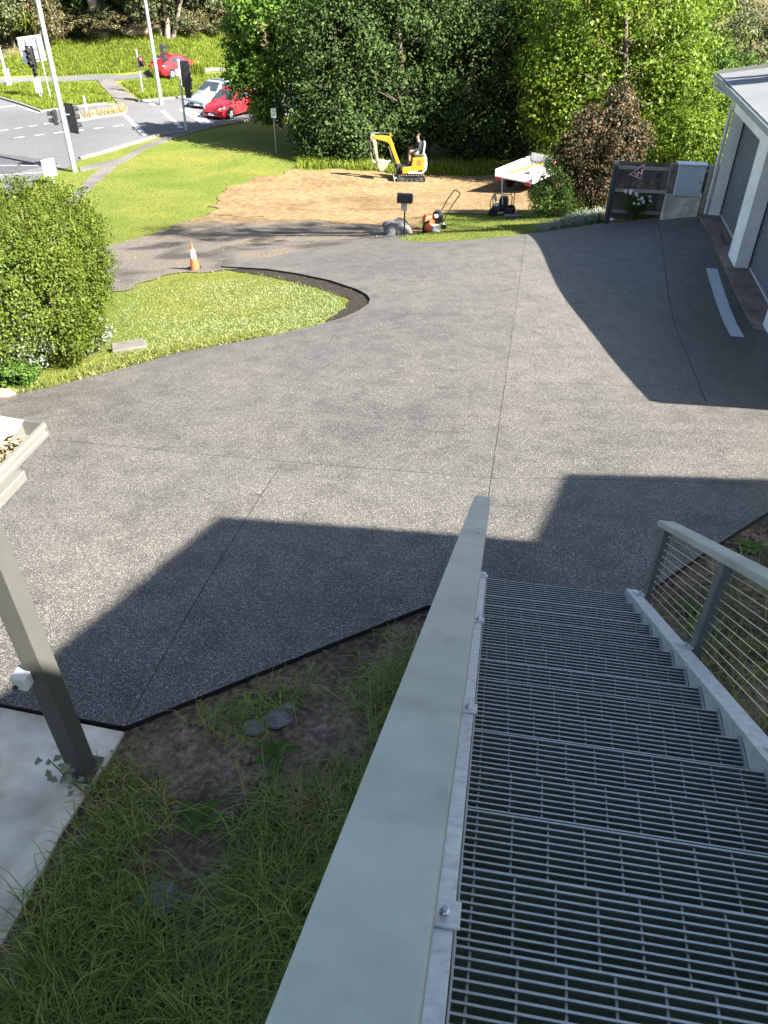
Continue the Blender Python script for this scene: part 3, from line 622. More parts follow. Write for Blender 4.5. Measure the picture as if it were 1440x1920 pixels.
# handrails
RH = .78                                              # rail top over the stringer flange
zr = lambda s: CAMZ - 3.17 - s*slope
mb = MB(); wd_, th, RDZ = .11, .05, .05
def railmesh(wc, s0, s1):
    dz = RDZ if wc > .5 else 0
    rings = [[sp(s, wc-wd_/2, zr(s)-th-dz), sp(s, wc-wd_/2, zr(s)-dz), sp(s, wc+wd_/2, zr(s)-dz), sp(s, wc+wd_/2, zr(s)-th-dz)] for s in (s0, s1)]
    return MB().loft(rings)
railmesh(0, 0, -4.9).build('handrail', 'rail', st, bevel=.006, seg=2)
railmesh(1.235, .02, -4.9).build('handrail', 'rail', st, bevel=.006, seg=2)
POST_S = [-.06, -1.22, -2.42, -3.5]
for wc, sg in ((0.0, -1), (1.235, 1)):
    for i, s in enumerate(POST_S):
        zb, zt_ = zn(s) - .14, zr(s) - th*.9 - (RDZ if sg > 0 else 0)
        p = MB().bar(sp(s, wc, zb), sp(s, wc, zt_), .05, .085, up=U).build('post', 'rail_dark', st, bevel=.004)
        # foot bracket on the flange with a bolt
        zf = zn(s) + .055
        rot = None
        wi = wc - sg*.06
        a, c = sp(s-.04, wi, zf + .04*slope), sp(s+.04, wi, zf - .04*slope)
        MB().bar(a, c, .07, .008).build('bracket', 'galv_bright', st, bevel=.002)
        MB().lathe([(.011,0),(.011,.012),(.007,.013),(.007,.022)], sp(s, wi, zf+.004), 6).build('bolt', 'chrome', st)
    for i in range(11):
        off = .06 + i*.058
        zc = lambda s: zn(s) + .03 + off
        m_ = MB().tube([sp(POST_S[0]+.0, wc, zc(POST_S[0])), sp(POST_S[-1]-1.0, wc, zc(POST_S[-1]-1.0))], .0022, 5)
        m_.build('cable', 'cable', st)
        f = MB().tube([sp(POST_S[0]-.035, wc, zc(POST_S[0]-.035)), sp(POST_S[0]-.075, wc, zc(POST_S[0]-.075))], .0055, 6).build('cable_fitting', 'chrome', st)
# bolt heads and dents on top of the left rail
for s, wv in ((-.42,.02),(-.42,-.03),(-.58,-.03),(-.6,.03),(-1.72,-.025),(-1.72,.02)):
    MB().lathe([(.009,0),(.009,.001),(.005,.0015)], sp(s, wv, zr(s)), 10).build('screw_plug', 'rail', st)

# ================================================================ CARPORT
pb = G(158,1448); ct = thing('carport', 'cream steel carport with post, leaf filled gutter and pale roof', 'carport', (pb.x, pb.y, pb.z), -HD)
# local axes: x right, y forward (parallel to the stairs)
MB().box((0,0,1.16),(.115,.115,2.30)).build('post', 'post_grey', ct, bevel=.006, seg=2)
MB().box((0,0,.04),(.19,.19,.012)).build('base_plate', 'post_grey', ct, bevel=.002)
ob = MB().box((-.065,-.07,.95),(.085,.10,.09)).build('outlet_box', 'meter', ct, bevel=.005)
MB().lathe([(.014,0),(.014,.012)], (-.085,-.132,.93), 10, 'Y').build('cable_gland', 'black', ob)
tip = at_drop(84, 793, 1.82) - pb; c_, s_ = math.cos(HD), math.sin(HD)
tl = Vector((tip.x*c_ - tip.y*s_, tip.x*s_ + tip.y*c_, tip.z))     # gutter corner in carport axes
gz = tl.z; gxr, gyf = tl.x, tl.y
GL = 4.2
prof = [(0,0),(.004,-.02),(-.006,-.026),(-.006,-.045),(.0,-.05),(.0,-.068),(-.012,-.08),(-.12,-.08),(-.12,.0),(-.117,.0),(-.117,-.076),(-.013,-.076),(-.005,-.066),(-.005,-.05),(-.011,-.044),(-.011,-.024),(-.014,-.004),(-.014,0)]
gut = MB()
rings = [[Vector((gxr+a, y, gz+c)) for a, c in prof] for y in (gyf-.0, gyf-GL)]
gut.loft(rings); go = gut.build('gutter', 'cream', ct)
MB().box((gxr-.06, gyf+.0025, gz-.04),(.122,.005,.08)).build('gutter_end', 'cream', ct)
MB().box((gxr-.0, gyf-.45, gz-.042),(.012,.004,.078)).build('gutter_joint', 'char', ct)
MB().box((gxr-.07, gyf-.1-GL/2, gz-.15),(.10,GL-.2,.05)).build('fascia_beam', 'cream', ct, bevel=.004)
MB().box((gxr-.14, gyf-.12-GL/2, gz-.12),(.04,GL-.24,.16)).build('beam', 'char', ct)
# corrugated roof sheet running away to the left
mb = MB(); ny2 = 150; row = []
for i in range(ny2+1):
    y = gyf-.035 - (GL-.05)*i/ny2; ph = 2*math.pi*i/ny2*GL/.152*1.0; zc = .009*math.cos(ph)
    row.append((y, zc))
V = []; F = []
for (y, zc) in row:
    for x, dz in ((gxr-.075, .02),(gxr-3.6, .30)):
        V += [(x, y, gz+dz+zc), (x, y, gz+dz+zc-.004)]
for i in range(ny2):
    a, b2 = 4*i, 4*(i+1); F += [(a,a+2,b2+2,b2),(a+1,b2+1,b2+3,a+3),(a,b2,b2+1,a+1)]
F += [(0,1,3,2)]
ro = MB().add(V,F).build('roof_sheet', 'pale_roof', ct, smooth=True)
# leaf litter in the gutter
n = 2600; P = np.stack([rng.uniform(gxr-.115,gxr-.02,n), gyf-.11-rng.random(n)**.8*2.2, gz-.06+rng.uniform(0,.05,n)],1)
P[:,2] += .01*np.sin(P[:,1]*14)
lo_ = link('leaf_litter', leaf_mesh('leaf_litter', P, unit(np.array([0,0,1.])+rng.normal(0,.5,(n,3))), .028, .4), 'litter', ct); lo_['kind'] = 'stuff'

# ================================================================ GARAGE
gz0 = CAMZ - GF + .12
gt = thing('garage', 'white rendered garage with two grey roller doors and zinc roof', 'garage', (g1.x, g1.y, gz0), 0)
def gp(a, d, z): return gdir*a + gin*d + Vector((0,0,z))      # a along the front, d inwards, z up
def gbox(a0,a1,d0,d1,z0,z1): 
    vs = [gp(a,d,z) for z in (z0,z1) for a,d in ((a0,d0),(a1,d0),(a1,d1),(a0,d1))]
    return vs, [(3,2,1,0),(4,5,6,7),(0,1,5,4),(1,2,6,5),(2,3,7,6),(3,0,4,7)]
WH, DH, DEEP = 2.9, 2.30, .34
dw0 = (at_drop(1343,412,GF)-g1).dot(gdir); dw1 = (at_drop(1368,488,GF)-g1).dot(gdir); dw2 = (at_drop(1375,511,GF)-g1).dot(gdir)
dw3 = dw2 + (dw1-dw0); dw4 = dw3 + (dw2-dw1); dw5 = dw4 + 2.7; GLEN = dw5 + .55 + 1.5; GD = 6.6
doors = [(dw0,dw1),(dw2,dw3),(dw4,dw5)]
mb = MB()
piers = [(0,dw0),(dw1,dw2),(dw3,dw4),(dw5,GLEN)]
for a0,a1 in piers: mb.add(*gbox(a0,a1,0,DEEP,-.25,DH))
mb.add(*gbox(0,GLEN,0,DEEP,DH+.0,WH))
mb.add(*gbox(0,.2,DEEP,GD,-.25,WH)); mb.add(*gbox(GLEN-.2,GLEN,DEEP,GD,-.25,WH)); mb.add(*gbox(.2,GLEN-.2,GD-.2,GD,-.25,WH))
mb.build('wall', 'white_wall', gt)
for a0,a1 in doors:
    d = bpy.data.objects.new('roller_door', None); COL.objects.link(d); d.parent = gt
    nsl = 30; hs = DH/nsl
    slat = MB(); prof = [(0,0),(-.008,.004),(-.014,.018),(-.014,hs-.026),(-.008,hs-.012),(0,hs-.008),(.004,hs-.001),(.012,hs-.001),(.012,0)]
    slat.loft([[gp(a,DEEP-.03+p,z) for p,z in prof] for a in (a0+.012,a1-.012)]); sm = slat.mesh('slat'); sm.materials.append(M['door'])
    for i in range(nsl): link('slat', sm, None, d, Vector((0,0,i*hs)))
    MB().add(*gbox(a0+.01,a1-.01,DEEP-.05,DEEP+.0,-.02,.03)).build('bottom_rail', 'sign_back', d)
    MB().add(*gbox(a0-.0+.002,a0+.03,DEEP-.07,DEEP-.05,0,DH-.01)).build('guide', 'char', d)
    MB().add(*gbox(a0+(a1-a0)*.48,a0+(a1-a0)*.52,DEEP-.07,DEEP-.048,.8,.84)).build('handle', 'chrome', d)
    MB().add(*gbox(a0+.0,a1-.0,-.20,DEEP-.06,-.5,-.012)).build('sill', 'brown_sill', gt)
for a0,a1 in piers[1:]: MB().add(*gbox(a0,a1,-.20,-.003,-.5,-.012)).build('sill', 'brown_sill', gt)
# hipped corrugated roof
OV = .46; RZ = WH+.06; pitch = .15
ea0, ea1, ed0, ed1 = -OV, GLEN+OV, -OV, GD+OV; dm = (ed0+ed1)/2; rise = (dm-ed0)*pitch
def rz_(a, d): return RZ + min(min(d-ed0, ed1-d)*pitch, rise)
rf = MB()
V, F = [], []
na = 260; cor = .0
for side_ in (0,1):
    base = len(V)
    for i in range(na+1):
        a = ea0 + (ea1-ea0)*i/na; zc = .012*math.cos(i*math.pi)
        for d in ((ed0, dm) if side_ == 0 else (ed1, dm)): V.append(gp(a, d, rz_(a,d)+zc))
    for i in range(na): F.append((base+2*i, base+2*i+1, base+2*i+3, base+2*i+2))
rf.add(V,F); r_ = rf.build('roof', 'roof', gt, smooth=False)
MB().bar(gp(ea0,dm,RZ+rise+.02), gp(ea1,dm,RZ+rise+.02), .3, .02).build('ridge_cap', 'roof', r_)
for a in (ea0, ea1):
    MB().bar(gp(a,ed0,RZ+.0), gp(a,dm,RZ+rise), .03, .16).build('barge_board', 'cream', r_); MB().bar(gp(a,ed1,RZ), gp(a,dm,RZ+rise), .03, .16).build('barge_board', 'cream', r_)
gab = MB()
for a in (.1, GLEN-.1): gab.prism([(0,WH-.01),(GD,WH-.01),(GD/2,WH+rise-.08)], a-.1, a+.1, lambda p,t: gp(t,p[0],p[1]))
gab.build('gable', 'white_wall', gt)
MB().add(*gbox(-.01,GLEN+.01,-OV+.02,0,RZ-.10,RZ-.085)).build('soffit', 'white_wall', gt)
# gutter and downpipe
prof = [(0,0),(0,-.11),(.11,-.11),(.11,0),(.105,0),(.105,-.08),(.005,-.08),(.005,0)]
MB().loft([[gp(a, ed0-.085+p, RZ+.03+z) for p,z in prof] for a in (ea0-.02, ea1+.02)]).build('gutter', 'pole', gt)
MB().tube([gp(ea0+.12,ed0-.03,RZ-.06), gp(ea0+.12,ed0-.03,RZ-.22), gp(-.04,-.06,RZ-.42), gp(-.04,-.06,1.1), gp(-.04,-.06,.0)], .045, 10).build('downpipe', 'sign_back', gt, smooth=True)
for z in (.35, 1.9): MB().tube([gp(-.04,-.06,z), gp(-.04,-.06,z+.05)], .055, 10).build('pipe_collar', 'sign_back', gt)

# ================================================================ HOUSE (behind and to the right; its eaves throw the near shadow)
def cast(p, ze): k = (ze - p.z)/SUN.z; return Vector((p.x+SUN.x*k, p.y+SUN.y*k, ze))
ZE = 6.9
A_, B_, C_, D_, E_ = [cast(G(*q), ZE) for q in ((0,1296),(400,973),(980,1018),(1040,893),(1440,904))]
ed = (A_-B_).normalized()
out = [A_+ed*.05+Vector((-4.2,-.3,0)), A_+ed*.05, B_, C_, D_, E_, E_+(E_-D_).normalized()*4]
out = out + [out[-1]+Vector((-2,-10,0)), Vector((out[0].x-1.0, out[-1].y-10, ZE)), ]
# roof outline traced back from the near shadow, then extended to shade the handrail
hs_ = thing('house', 'two storey white house behind the staircase with flat roof', 'house', (0,0,0))
mb = MB(); n = len(out)
mb.prism([(p.x,p.y) for p in out], ZE-.26, ZE, lambda p,t: Vector((p[0],p[1],t))); mb.build('roof', 'roof', hs_)
cx_, cy_ = sum(p.x for p in out)/n, sum(p.y for p in out)/n
ins = [Vector((cx_+(p.x-cx_)*.86, cy_+(p.y-cy_)*.86, 0)) for p in out]
wl = MB()
for i in range(n):
    a, b2 = ins[i], ins[(i+1)%n]; za, zb = -.6, ZE-.263
    if (b2-a).length < .2: continue
    wl.bar(Vector((a.x,a.y,(za+zb)/2)), Vector((b2.x,b2.y,(za+zb)/2)), .2, zb-za)
wl.build('wall', 'white_wall', hs_)

# unseen house block added beyond the garage to shade part of its roof
pw = gp(3.0, .75, RZ) + Vector((g1.x,g1.y,gz0)); c1 = cast(pw, 6.9)
hw = thing('house_shade_block', 'unseen tall white house block added beyond the garage to shade its roof', 'house', (0,0,0))
wo = [c1, c1+gin*7, c1+gin*7+gdir*7.5, c1+gdir*7.5]
MB().prism([(q.x,q.y) for q in wo], 6.7, 6.95, lambda q,t: Vector((q[0],q[1],t))).build('roof', 'roof', hw)
cw_ = sum(wo, Vector())/4
MB().prism([(cw_.x+(q.x-cw_.x)*.92, cw_.y+(q.y-cw_.y)*.92) for q in wo], -2.2, 6.698, lambda q,t: Vector((q[0],q[1],t))).build('wall', 'white_wall', hw)

# ================================================================ FENCE AND THINGS BY IT
f0 = G(1158,416); f1 = on(*(f0 + gin*7.5)[:2])
fdir = Vector((gin.x, gin.y, 0)).normalized(); fn = Vector((-fdir.y, fdir.x, 0))     # fn points away from the camera
if fn.y < 0: fn = -fn
f0 = f0 + fn*.15 - fdir*.27
FH = 1.52; fz = f0.z - .05
ft = thing('paling_fence', 'weathered grey timber paling fence behind the meter box', 'fence', (f0.x,f0.y,fz))
def fp_(a, d, z): return fdir*a + fn*d + Vector((0,0,z))
FL = 5.4
for i in range(int(FL/.15)):
    a = i*.15+.08; hh = FH + random.uniform(-.012,.012)
    MB().bar(fp_(a,.045+(.012 if i%2 else -.004),.06), fp_(a+random.uniform(-.004,.004),.045+(.012 if i%2 else -.004),hh), .158, .016, up=fn).build('paling', 'timber', ft)
for z in (.28,.82,1.38): MB().bar(fp_(0,0,z), fp_(FL,0,z), .045, .075).build('rail', 'timber_light', ft)
for a in (0.0, 2.35, 4.7): MB().bar(fp_(a,-.03,0), fp_(a,-.03,FH+.02), .1, .09, up=fn).build('post', 'timber_light', ft, bevel=.004)
# dark round post at the end of the fence
p = G(1136,422); t = MB().lathe([(.075,-.1),(.075,1.45),(.07,1.48),(.05,1.5)], (0,0,0), 14).build('bollard_post', 'char', None, smooth=True, loc=p); tag(t, 'dark charcoal round post at the end of the paling fence', 'post')
# triangular maroon sign with a W
c0 = fp_(.52,-.06,1.33)
t = thing('triangle_sign', 'small maroon triangular sign with white letter W on the fence', 'sign', Vector((f0.x,f0.y,fz))+c0)
tri = [(.17,.17),(-.17,-.10),(.15,-.20)]
MB().prism(tri, 0, .006, lambda q,d: fdir*q[0]+Vector((0,0,q[1]))-fn*d).build('plate', 'white', t)
cxr = sum(q[0] for q in tri)/3; cyr = sum(q[1] for q in tri)/3
MB().prism([(cxr+(q[0]-cxr)*.86, cyr+(q[1]-cyr)*.86) for q in tri], .0065, .010, lambda q,d: fdir*q[0]+Vector((0,0,q[1]))-fn*d).build('red_face', 'maroon', t)
wp = [(-.095,.055),(-.055,-.06),(0,.035),(.055,-.06),(.095,.055)]; ang = R(28)
def wq(q): return fdir*(cxr+.015+q[0]*math.cos(ang)-q[1]*math.sin(ang)) + Vector((0,0,cyr-.01+q[0]*math.sin(ang)+q[1]*math.cos(ang))) - fn*.012
mb = MB()
for a, b2 in zip(wp, wp[1:]): mb.bar(wq(a), wq(b2), .004, .021, up=fn.cross(wq(b2)-wq(a)))
mb.build('letter', 'white', t)
# meter box on a pier
mpos = G(1272,413); mpos = mpos - fn*.0
t = thing('meter_box', 'pale grey electricity meter box on a concrete pier by the fence', 'meter box', mpos)
def mp(a,d,z): return fdir*a+fn*d+Vector((0,0,z))
def mbox(a0,a1,d0,d1,z0,z1):
    return [mp(a,d,z) for z in (z0,z1) for a,d in ((a0,d0),(a1,d0),(a1,d1),(a0,d1))], [(3,2,1,0),(4,5,6,7),(0,1,5,4),(1,2,6,5),(2,3,7,6),(3,0,4,7)]
MB().add(*mbox(-.42,.42,0,.24,-.1,.62)).build('pier', 'slab', t, bevel=.01)
MB().add(*mbox(-.44,-.30,.02,.22,.62,1.30)).build('back_board', 'timber', t)
MB().add(*mbox(-.28,.36,-.06,.2,.60,1.32)).build('case', 'meter', t, bevel=.008)
d_ = MB().add(*mbox(-.25,.33,-.075,-.061,.66,1.24)).build('door', 'meter', t, bevel=.003)
MB().add(*mbox(.27,.29,-.09,-.076,.92,.98)).build('latch', 'chrome', d_)
MB().add(*mbox(-.31,.39,-.1,.22,1.322,1.345)).build('lid', 'meter', t, bevel=.004)
MB().tube([mp(.55,.12,0),mp(.56,.12,1.5)], .016, 8).build('conduit', 'litter', t)

# ================================================================ GENERIC SMALL THINGS
def cone_parts(root):
    MB().box((0,0,.02),(.36,.36,.04)).build('base', 'rubber', root, bevel=.012)
    prof = lambda z: .125 - .098*(z-.04)/.66
    def seg(z0,z1,m,nm,off=0): MB().lathe([(prof(z0)+off,z0),(prof(z1)+off,z1)], (0,0,0), 20).build(nm, m, root, smooth=True)
    seg(.04,.33,'orange','lower_band'); seg(.33,.56,'reflective','reflective_sleeve',.002); seg(.56,.70,'orange','tip')
p = G(366,506); tc = thing('traffic_cone', 'orange and white traffic cone standing on the gravel edge', 'traffic cone', p, R(20)); cone_parts(tc); tc.scale = (.92,)*3
p = G(797,436); tc2 = dup(tc, p, R(-60), 'orange and white traffic cone lying on its side by the mailbox'); tc2.location = p + Vector((0,0,.16)); tc2.rotation_euler = (R(96), 0, R(55)); tc2.scale = (.9,)*3
p = G(1121,418); tc3 = dup(tc, p, R(10), 'small traffic cone half hidden behind the charcoal post'); tc3.rotation_euler = (R(92),0,R(75)); tc3.location = p+Vector((0,0,.13)); tc3.scale = (.7,)*3
# mailbox
p = G(758,442); t = thing('mailbox', 'black arched mailbox on a thin post beside a rock', 'mailbox', p, R(-12))
MB().box((0,0,.40),(.035,.035,.8)).build('post', 'black', t)
arch = [(-.11,0)] + [(.11*math.cos(a)*-1, .13+.11*math.sin(a)) for a in np.linspace(0,math.pi,10)] + [(.11,0)]
MB().prism(arch, -.2, .2, lambda q,d: Vector((d, q[0], .90+q[1]))).build('box', 'black', t, smooth=True)
MB().prism([(q[0]*.95,q[1]*.95+.004) for q in arch], .201, .212, lambda q,d: Vector((d, q[0], .90+q[1]))).build('flap', 'char', t)
MB().box((-.02,0,.78),(.16,.05,.20)).build('number_plate', 'mach_grey', t, bevel=.004)
def rock(name, p, r, m, label, seed, fl=.7):
    bm = bmesh.new(); bmesh.ops.create_icosphere(bm, subdivisions=3, radius=1)
    for v in bm.verts:
        k = 1 + .35*mnoise.noise(v.co*1.3+Vector((seed,0,0))) + .14*mnoise.noise(v.co*3.7+Vector((0,seed,0)))
        v.co = Vector((v.co.x*r*k, v.co.y*r*k*.85, v.co.z*r*k*fl))
    me = bpy.data.meshes.new(name); bm.to_mesh(me); bm.free()
    return tag(link(name, me, m, None, Vector(p)+Vector((0,0,r*fl*.45))), label, 'rock')
rock('boulder', G(745,440), .42, 'rock', 'dark grey boulder beside the black mailbox', 3)
rock('boulder', G(250,64), .8, 'sandstone', 'pale sandstone boulder at the foot of the wooded slope', 11, .6)
rock('boulder', G(268,60), .9, 'sandstone', 'larger brown sandstone boulder at the foot of the wooded slope', 17, .65)
rock('boulder', G(7,748), .16, 'sandstone', 'small orange stone at the driveway corner by the hedge', 23, .5)
# kerb block by the hedge
p = G(243,657); t = MB().box((0,0,.03),(.55,.32,.16)).build('concrete_block', 'path', None, bevel=.02, loc=p); t.rotation_euler = (0,0,R(20)); tag(t, 'pale concrete pit lid in the lawn beside the hedge', 'pit lid')
# orange weedy mound
# mower-like saw: engine, red guard, loop handle
p = G(815,430); t = thing('concrete_saw', 'small red and black walk behind saw with loop handle', 'machine', p, R(15))
MB().box((0,0,.16),(.52,.34,.05)).build('deck', 'mach_grey', t, bevel=.01)
MB().loft([[Vector((-.20+x*.16*k, y*.15*k, z)) for x,y in ((-1,-1),(1,-1),(1,1),(-1,1))] for z,k in ((.19,1),(.38,.8),(.43,.55))]).build('blade_guard', 'orange', t, bevel=.01)
en = MB().box((.08,0,.33),(.26,.26,.26)).build('engine', 'black', t, bevel=.03); MB().lathe([(.10,0),(.11,.05),(.06,.08)], (.08,0,.46), 14).build('starter_cover', 'char', en, smooth=True)
MB().box((-.02,-.15,.42),(.12,.08,.1)).build('fuel_tank', 'white', t, bevel=.02)
MB().tube([(.12,-.22,.18),(.42,-.24,.72),(.62,-.24,.98),(.66,-.16,1.0),(.66,.16,1.0),(.62,.24,.98),(.42,.24,.72),(.12,.22,.18)], .016, 8).build('handle', 'black', t, smooth=True)
for sx in (-.2,.2):
    for sy in (-.2,.2):
        MB().lathe([(.03,-.03),(.085,-.03),(.09,-.015),(.09,.015),(.085,.03),(.03,.03)], (sx,sy,.09), 16, 'Y').build('wheel', 'rubber', t, smooth=True)
# pressure washer: tube frame, engine, four wheels, wand
p = G(940,404); t = thing('pressure_washer', 'black wheeled engine unit in a tubular frame on the clay', 'machine', p, R(-18))
for sy in (-.27,.27):
    MB().tube([(-.42,sy,.2),(-.46,sy,.55),(-.36,sy,.86),(-.2,sy,.92),(.35,sy,.92),(.42,sy,.85),(.42,sy,.25)], .018, 8).build('frame_hoop', 'black', t, smooth=True)
for x, z in ((-.42,.2),(-.2,.92),(.35,.92),(.42,.25)): MB().tube([(x,-.27,z),(x,.27,z)], .018, 8).build('frame_bar', 'black', t)
MB().box((0,0,.24),(.86,.5,.03)).build('base_plate', 'black', t)
en = MB().box((.05,0,.47),(.36,.32,.40)).build('engine', 'black', t, bevel=.04); MB().lathe([(.13,0),(.14,.06),(.08,.1)], (.05,-.16,.47), 14, 'Y').build('flywheel_cover', 'char', en, smooth=True)
MB().box((.05,0,.72),(.30,.26,.10)).build('fuel_tank', 'char', t, bevel=.03)
MB().box((-.30,-.02,.66),(.03,.36,.24), Matrix.Rotation(R(-20),3,'Y')).build('control_panel', 'mach_grey', t, bevel=.01)
MB().lathe([(.05,-.12),(.06,-.06),(.06,.1),(.03,.14)], (-.24,.05,.36), 12, 'X').build('pump', 'chrome', t, smooth=True)
for sx in (-.30,.32):
    for sy in (-.34,.34):
        wh = MB().lathe([(.08,-.05),(.16,-.055),(.185,-.03),(.185,.03),(.16,.055),(.08,.05)], (sx,sy,.185), 20, 'Y').build('wheel', 'rubber', t, smooth=True)
        MB().lathe([(.02,-.045),(.08,-.04),(.08,.04),(.02,.045)], (sx,sy,.185), 14, 'Y').build('rim', 'mach_grey', wh, smooth=True)
MB().tube([(.05,-.2,.5),(-.06,-.1,1.1),(-.1,0,1.5)], .014, 8).build('wand', 'reflective', t)
t.scale = (.8,)*3
p = G(962,409); t = MB().box((0,0,.03),(.55,.22,.05)).build('timber_offcut', 'timber', None, bevel=.004, loc=p+Vector((0,0,.04))); tag(t, 'short weathered board lying in front of the engine unit', 'board')

# ================================================================ TRAILER
p = G(993,352); t = thing('box_trailer', 'white flat tray trailer with low sides parked on the clay', 'trailer', p, R(-38))
# local: length along y (rear at -y), width along x
TWd, TL, TH = 1.75, 2.9, .62
MB().box((0,.0,TH),(TWd,TL,.07)).build('tray', 'white', t, bevel=.01)
for i in range(8): MB().box((-TWd/2+.11+.22*i,0,TH+.042),(.205,TL-.06,.012)).build('floor_board', 'ply', t)
for sx in (-1,1): MB().box((sx*(TWd/2-.015),0,TH+.15),(.03,TL-.002,.22)).build('side_panel', 'white', t, bevel=.006)
MB().box((0,TL/2-.015,TH+.22),(TWd-.07,.03,.32)).build('head_board', 'white', t, bevel=.006)
for x in (-.3,.3): MB().box((x,.1,TH-.09),(.08,TL-.3,.10)).build('chassis_rail', 'black', t)
for sx in (-1,1):
    MB().box((sx*.66,-TL/2+.005,TH-.07),(.24,.05,.12)).build('tail_light', 'tail', t, bevel=.008)
    for yy in (-.45,.35):
        wh = MB().lathe([(.17,-.09),(.29,-.095),(.32,-.06),(.32,.06),(.29,.095),(.17,.09)], (sx*.70,yy,.32), 22, 'X').build('wheel', 'rubber', t, smooth=True)
        MB().lathe([(.03,-.07),(.17,-.06),(.17,.06),(.03,.07)], (sx*.70,yy,.32), 14, 'X').build('rim', 'white', wh, smooth=True)
    MB().box((sx*.70,-.05,.60-.03),(.24,1.5,.03)).build('mudguard', 'muddy', t)
MB().tube([(-.3,TL/2-.3,TH-.1),(0,TL/2+1.0,TH-.12),(.3,TL/2-.3,TH-.1)], .035, 6).build('drawbar', 'black', t)
MB().bar((-.5,-.9,TH+.09),(-.1,1.2,TH+.10),.10,.05).build('timber_length', 'yellow', t)
base = Vector(p); rz = t.rotation_euler.z
def tl_(x,y,z): return base + Vector((x*math.cos(rz)-y*math.sin(rz), x*math.sin(rz)+y*math.cos(rz), z))
k = thing('blower_engine', 'small red and black engine lying in the white trailer tray', 'engine', tl_(.35,.85,TH+.05), rz)
MB().box((0,0,.16),(.36,.3,.30)).build('engine_block', 'black', k, bevel=.05); MB().lathe([(.14,0),(.15,.06),(.09,.12)], (.22,0,.18), 14, 'X').build('starter_cover', 'tail', k, smooth=True)
k = thing('crate', 'white plastic crate with handles in the trailer tray', 'crate', tl_(.45,-.35,TH+.05), rz)
for a,b2,c in ((0,.23,0),(0,-.23,0)): MB().box((a,b2,.14),(.42,.015,.26)).build('side', 'reflective', k)
for a in (-.2025,.2025): MB().box((a,0,.14),(.015,.444,.26)).build('end', 'reflective', k)
MB().box((0,0,.012),(.39,.44,.012)).build('bottom', 'reflective', k)

# ================================================================ EXCAVATOR AND ITS DRIVER
p = G(770,339); ex = thing('mini_excavator', 'yellow mini excavator with raised boom on the orange clay', 'excavator', p, R(3))
def track(y):
    r, L2 = .19, .50; out = []
    n = 12
    for i in range(n+1): a = math.pi/2 - math.pi*i/n; out.append((L2+r*math.cos(a), r+r*math.sin(a)))
    for i in range(n+1): a = -math.pi/2 - math.pi*i/n; out.append((-L2+r*math.cos(a), r+r*math.sin(a)))
    inn = [((abs(x)-L2)*(.82)*(1 if x>0 else -1)+(L2 if x>0 else -L2), r+(z-r)*.82) for x,z in out]
    mb = MB(); m = len(out); V = []
    for yy in (y-.115,y+.115):
        V += [(x,yy,z) for x,z in out] + [(x,yy,z) for x,z in inn]
    F = []
    for i in range(m):
        j = (i+1)%m; F += [(i,j,2*m+j,2*m+i),(m+i,3*m+i,3*m+j,m+j),(i,m+i,m+j,j),(2*m+i,2*m+j,3*m+j,3*m+i)]
    mb.add(V,F); o = mb.build('track', 'rubber', ex)
    lg = MB()
    for i in range(26):
        s = i/26*(4*L2+2*math.pi*r)
        if s < 2*L2: x,z,nx,nz = -L2+s, 2*r, 0,1
        elif s < 2*L2+math.pi*r: a = math.pi/2-(s-2*L2)/r; x,z,nx,nz = L2+r*math.cos(a), r+r*math.sin(a), math.cos(a), math.sin(a)
        elif s < 4*L2+math.pi*r: x,z,nx,nz = L2-(s-2*L2-math.pi*r), 0, 0,-1
        else: a = -math.pi/2-(s-4*L2-math.pi*r)/r; x,z,nx,nz = -L2+r*math.cos(a), r+r*math.sin(a), math.cos(a), math.sin(a)
        lg.bar((x+nx*.008,y-.112,z+nz*.008),(x+nx*.008,y+.112,z+nz*.008),.035,.02, up=(nx,0,nz))
    l = lg.build('track_lugs', 'muddy', o); l['kind'] = 'stuff'
    for x, rr in ((-L2,.145),(L2,.145),(-.25,.07),(0,.07),(.25,.07)):
        MB().lathe([(.02,-.09),(rr,-.08),(rr,.08),(.02,.09)], (x,y,r if rr>.1 else .105), 16, 'Y').build('roller', 'char', o, smooth=True)
    MB().box((0,y,.2),(.8,.14,.13)).build('track_frame', 'black', o, bevel=.01)
track(-.40); track(.40)
MB().box((0,0,.30),(.62,.62,.16)).build('undercarriage', 'black', ex, bevel=.02)
MB().lathe([(.28,0),(.28,.07)], (0,0,.37), 24).build('slew_ring', 'char', ex)
MB().box((-.86,0,.20),(.05,1.0,.28), Matrix.Rotation(R(-10),3,'Y')).build('dozer_blade', 'muddy', ex, bevel=.01)
for y in (-.3,.3): MB().bar((-.84,y,.2),(-.3,y,.28),.06,.08).build('blade_arm', 'mach_grey', ex)
# slewing body
body = MB(); outl = [(-.46,.45),(.50,.45),(.66,.60),(.70,.85),(.68,1.12),(.60,1.16),(.05,1.12),(-.02,.78),(-.46,.74)]
body.prism(outl, -.45, .45, lambda q,d: Vector((q[0], d, q[1]))).build('body', 'yellow', ex, bevel=.03, seg=2)
cw = [(.44,.44),(.56,.44),(.72,.60),(.76,.85),(.73,1.18),(.62,1.18),(.62,.66)]
MB().prism(cw, -.456, .456, lambda q,d: Vector((q[0], d, q[1]))).build('counterweight', 'mach_grey', ex, bevel=.02)
MB().box((.15,-.455,.50),(.62,.012,.09)).build('side_skirt', 'mach_grey', ex)
MB().prism([(.24,.52),(.50,.54),(.58,.64),(.40,.62)], -.47, -.453, lambda q,d: Vector((q[0], d, q[1]))).build('badge_panel', 'black', ex)
for i in range(5): MB().box((.37,-.455,.86+.045*i),(.20,.014,.022)).build('vent_slot', 'orange', ex)
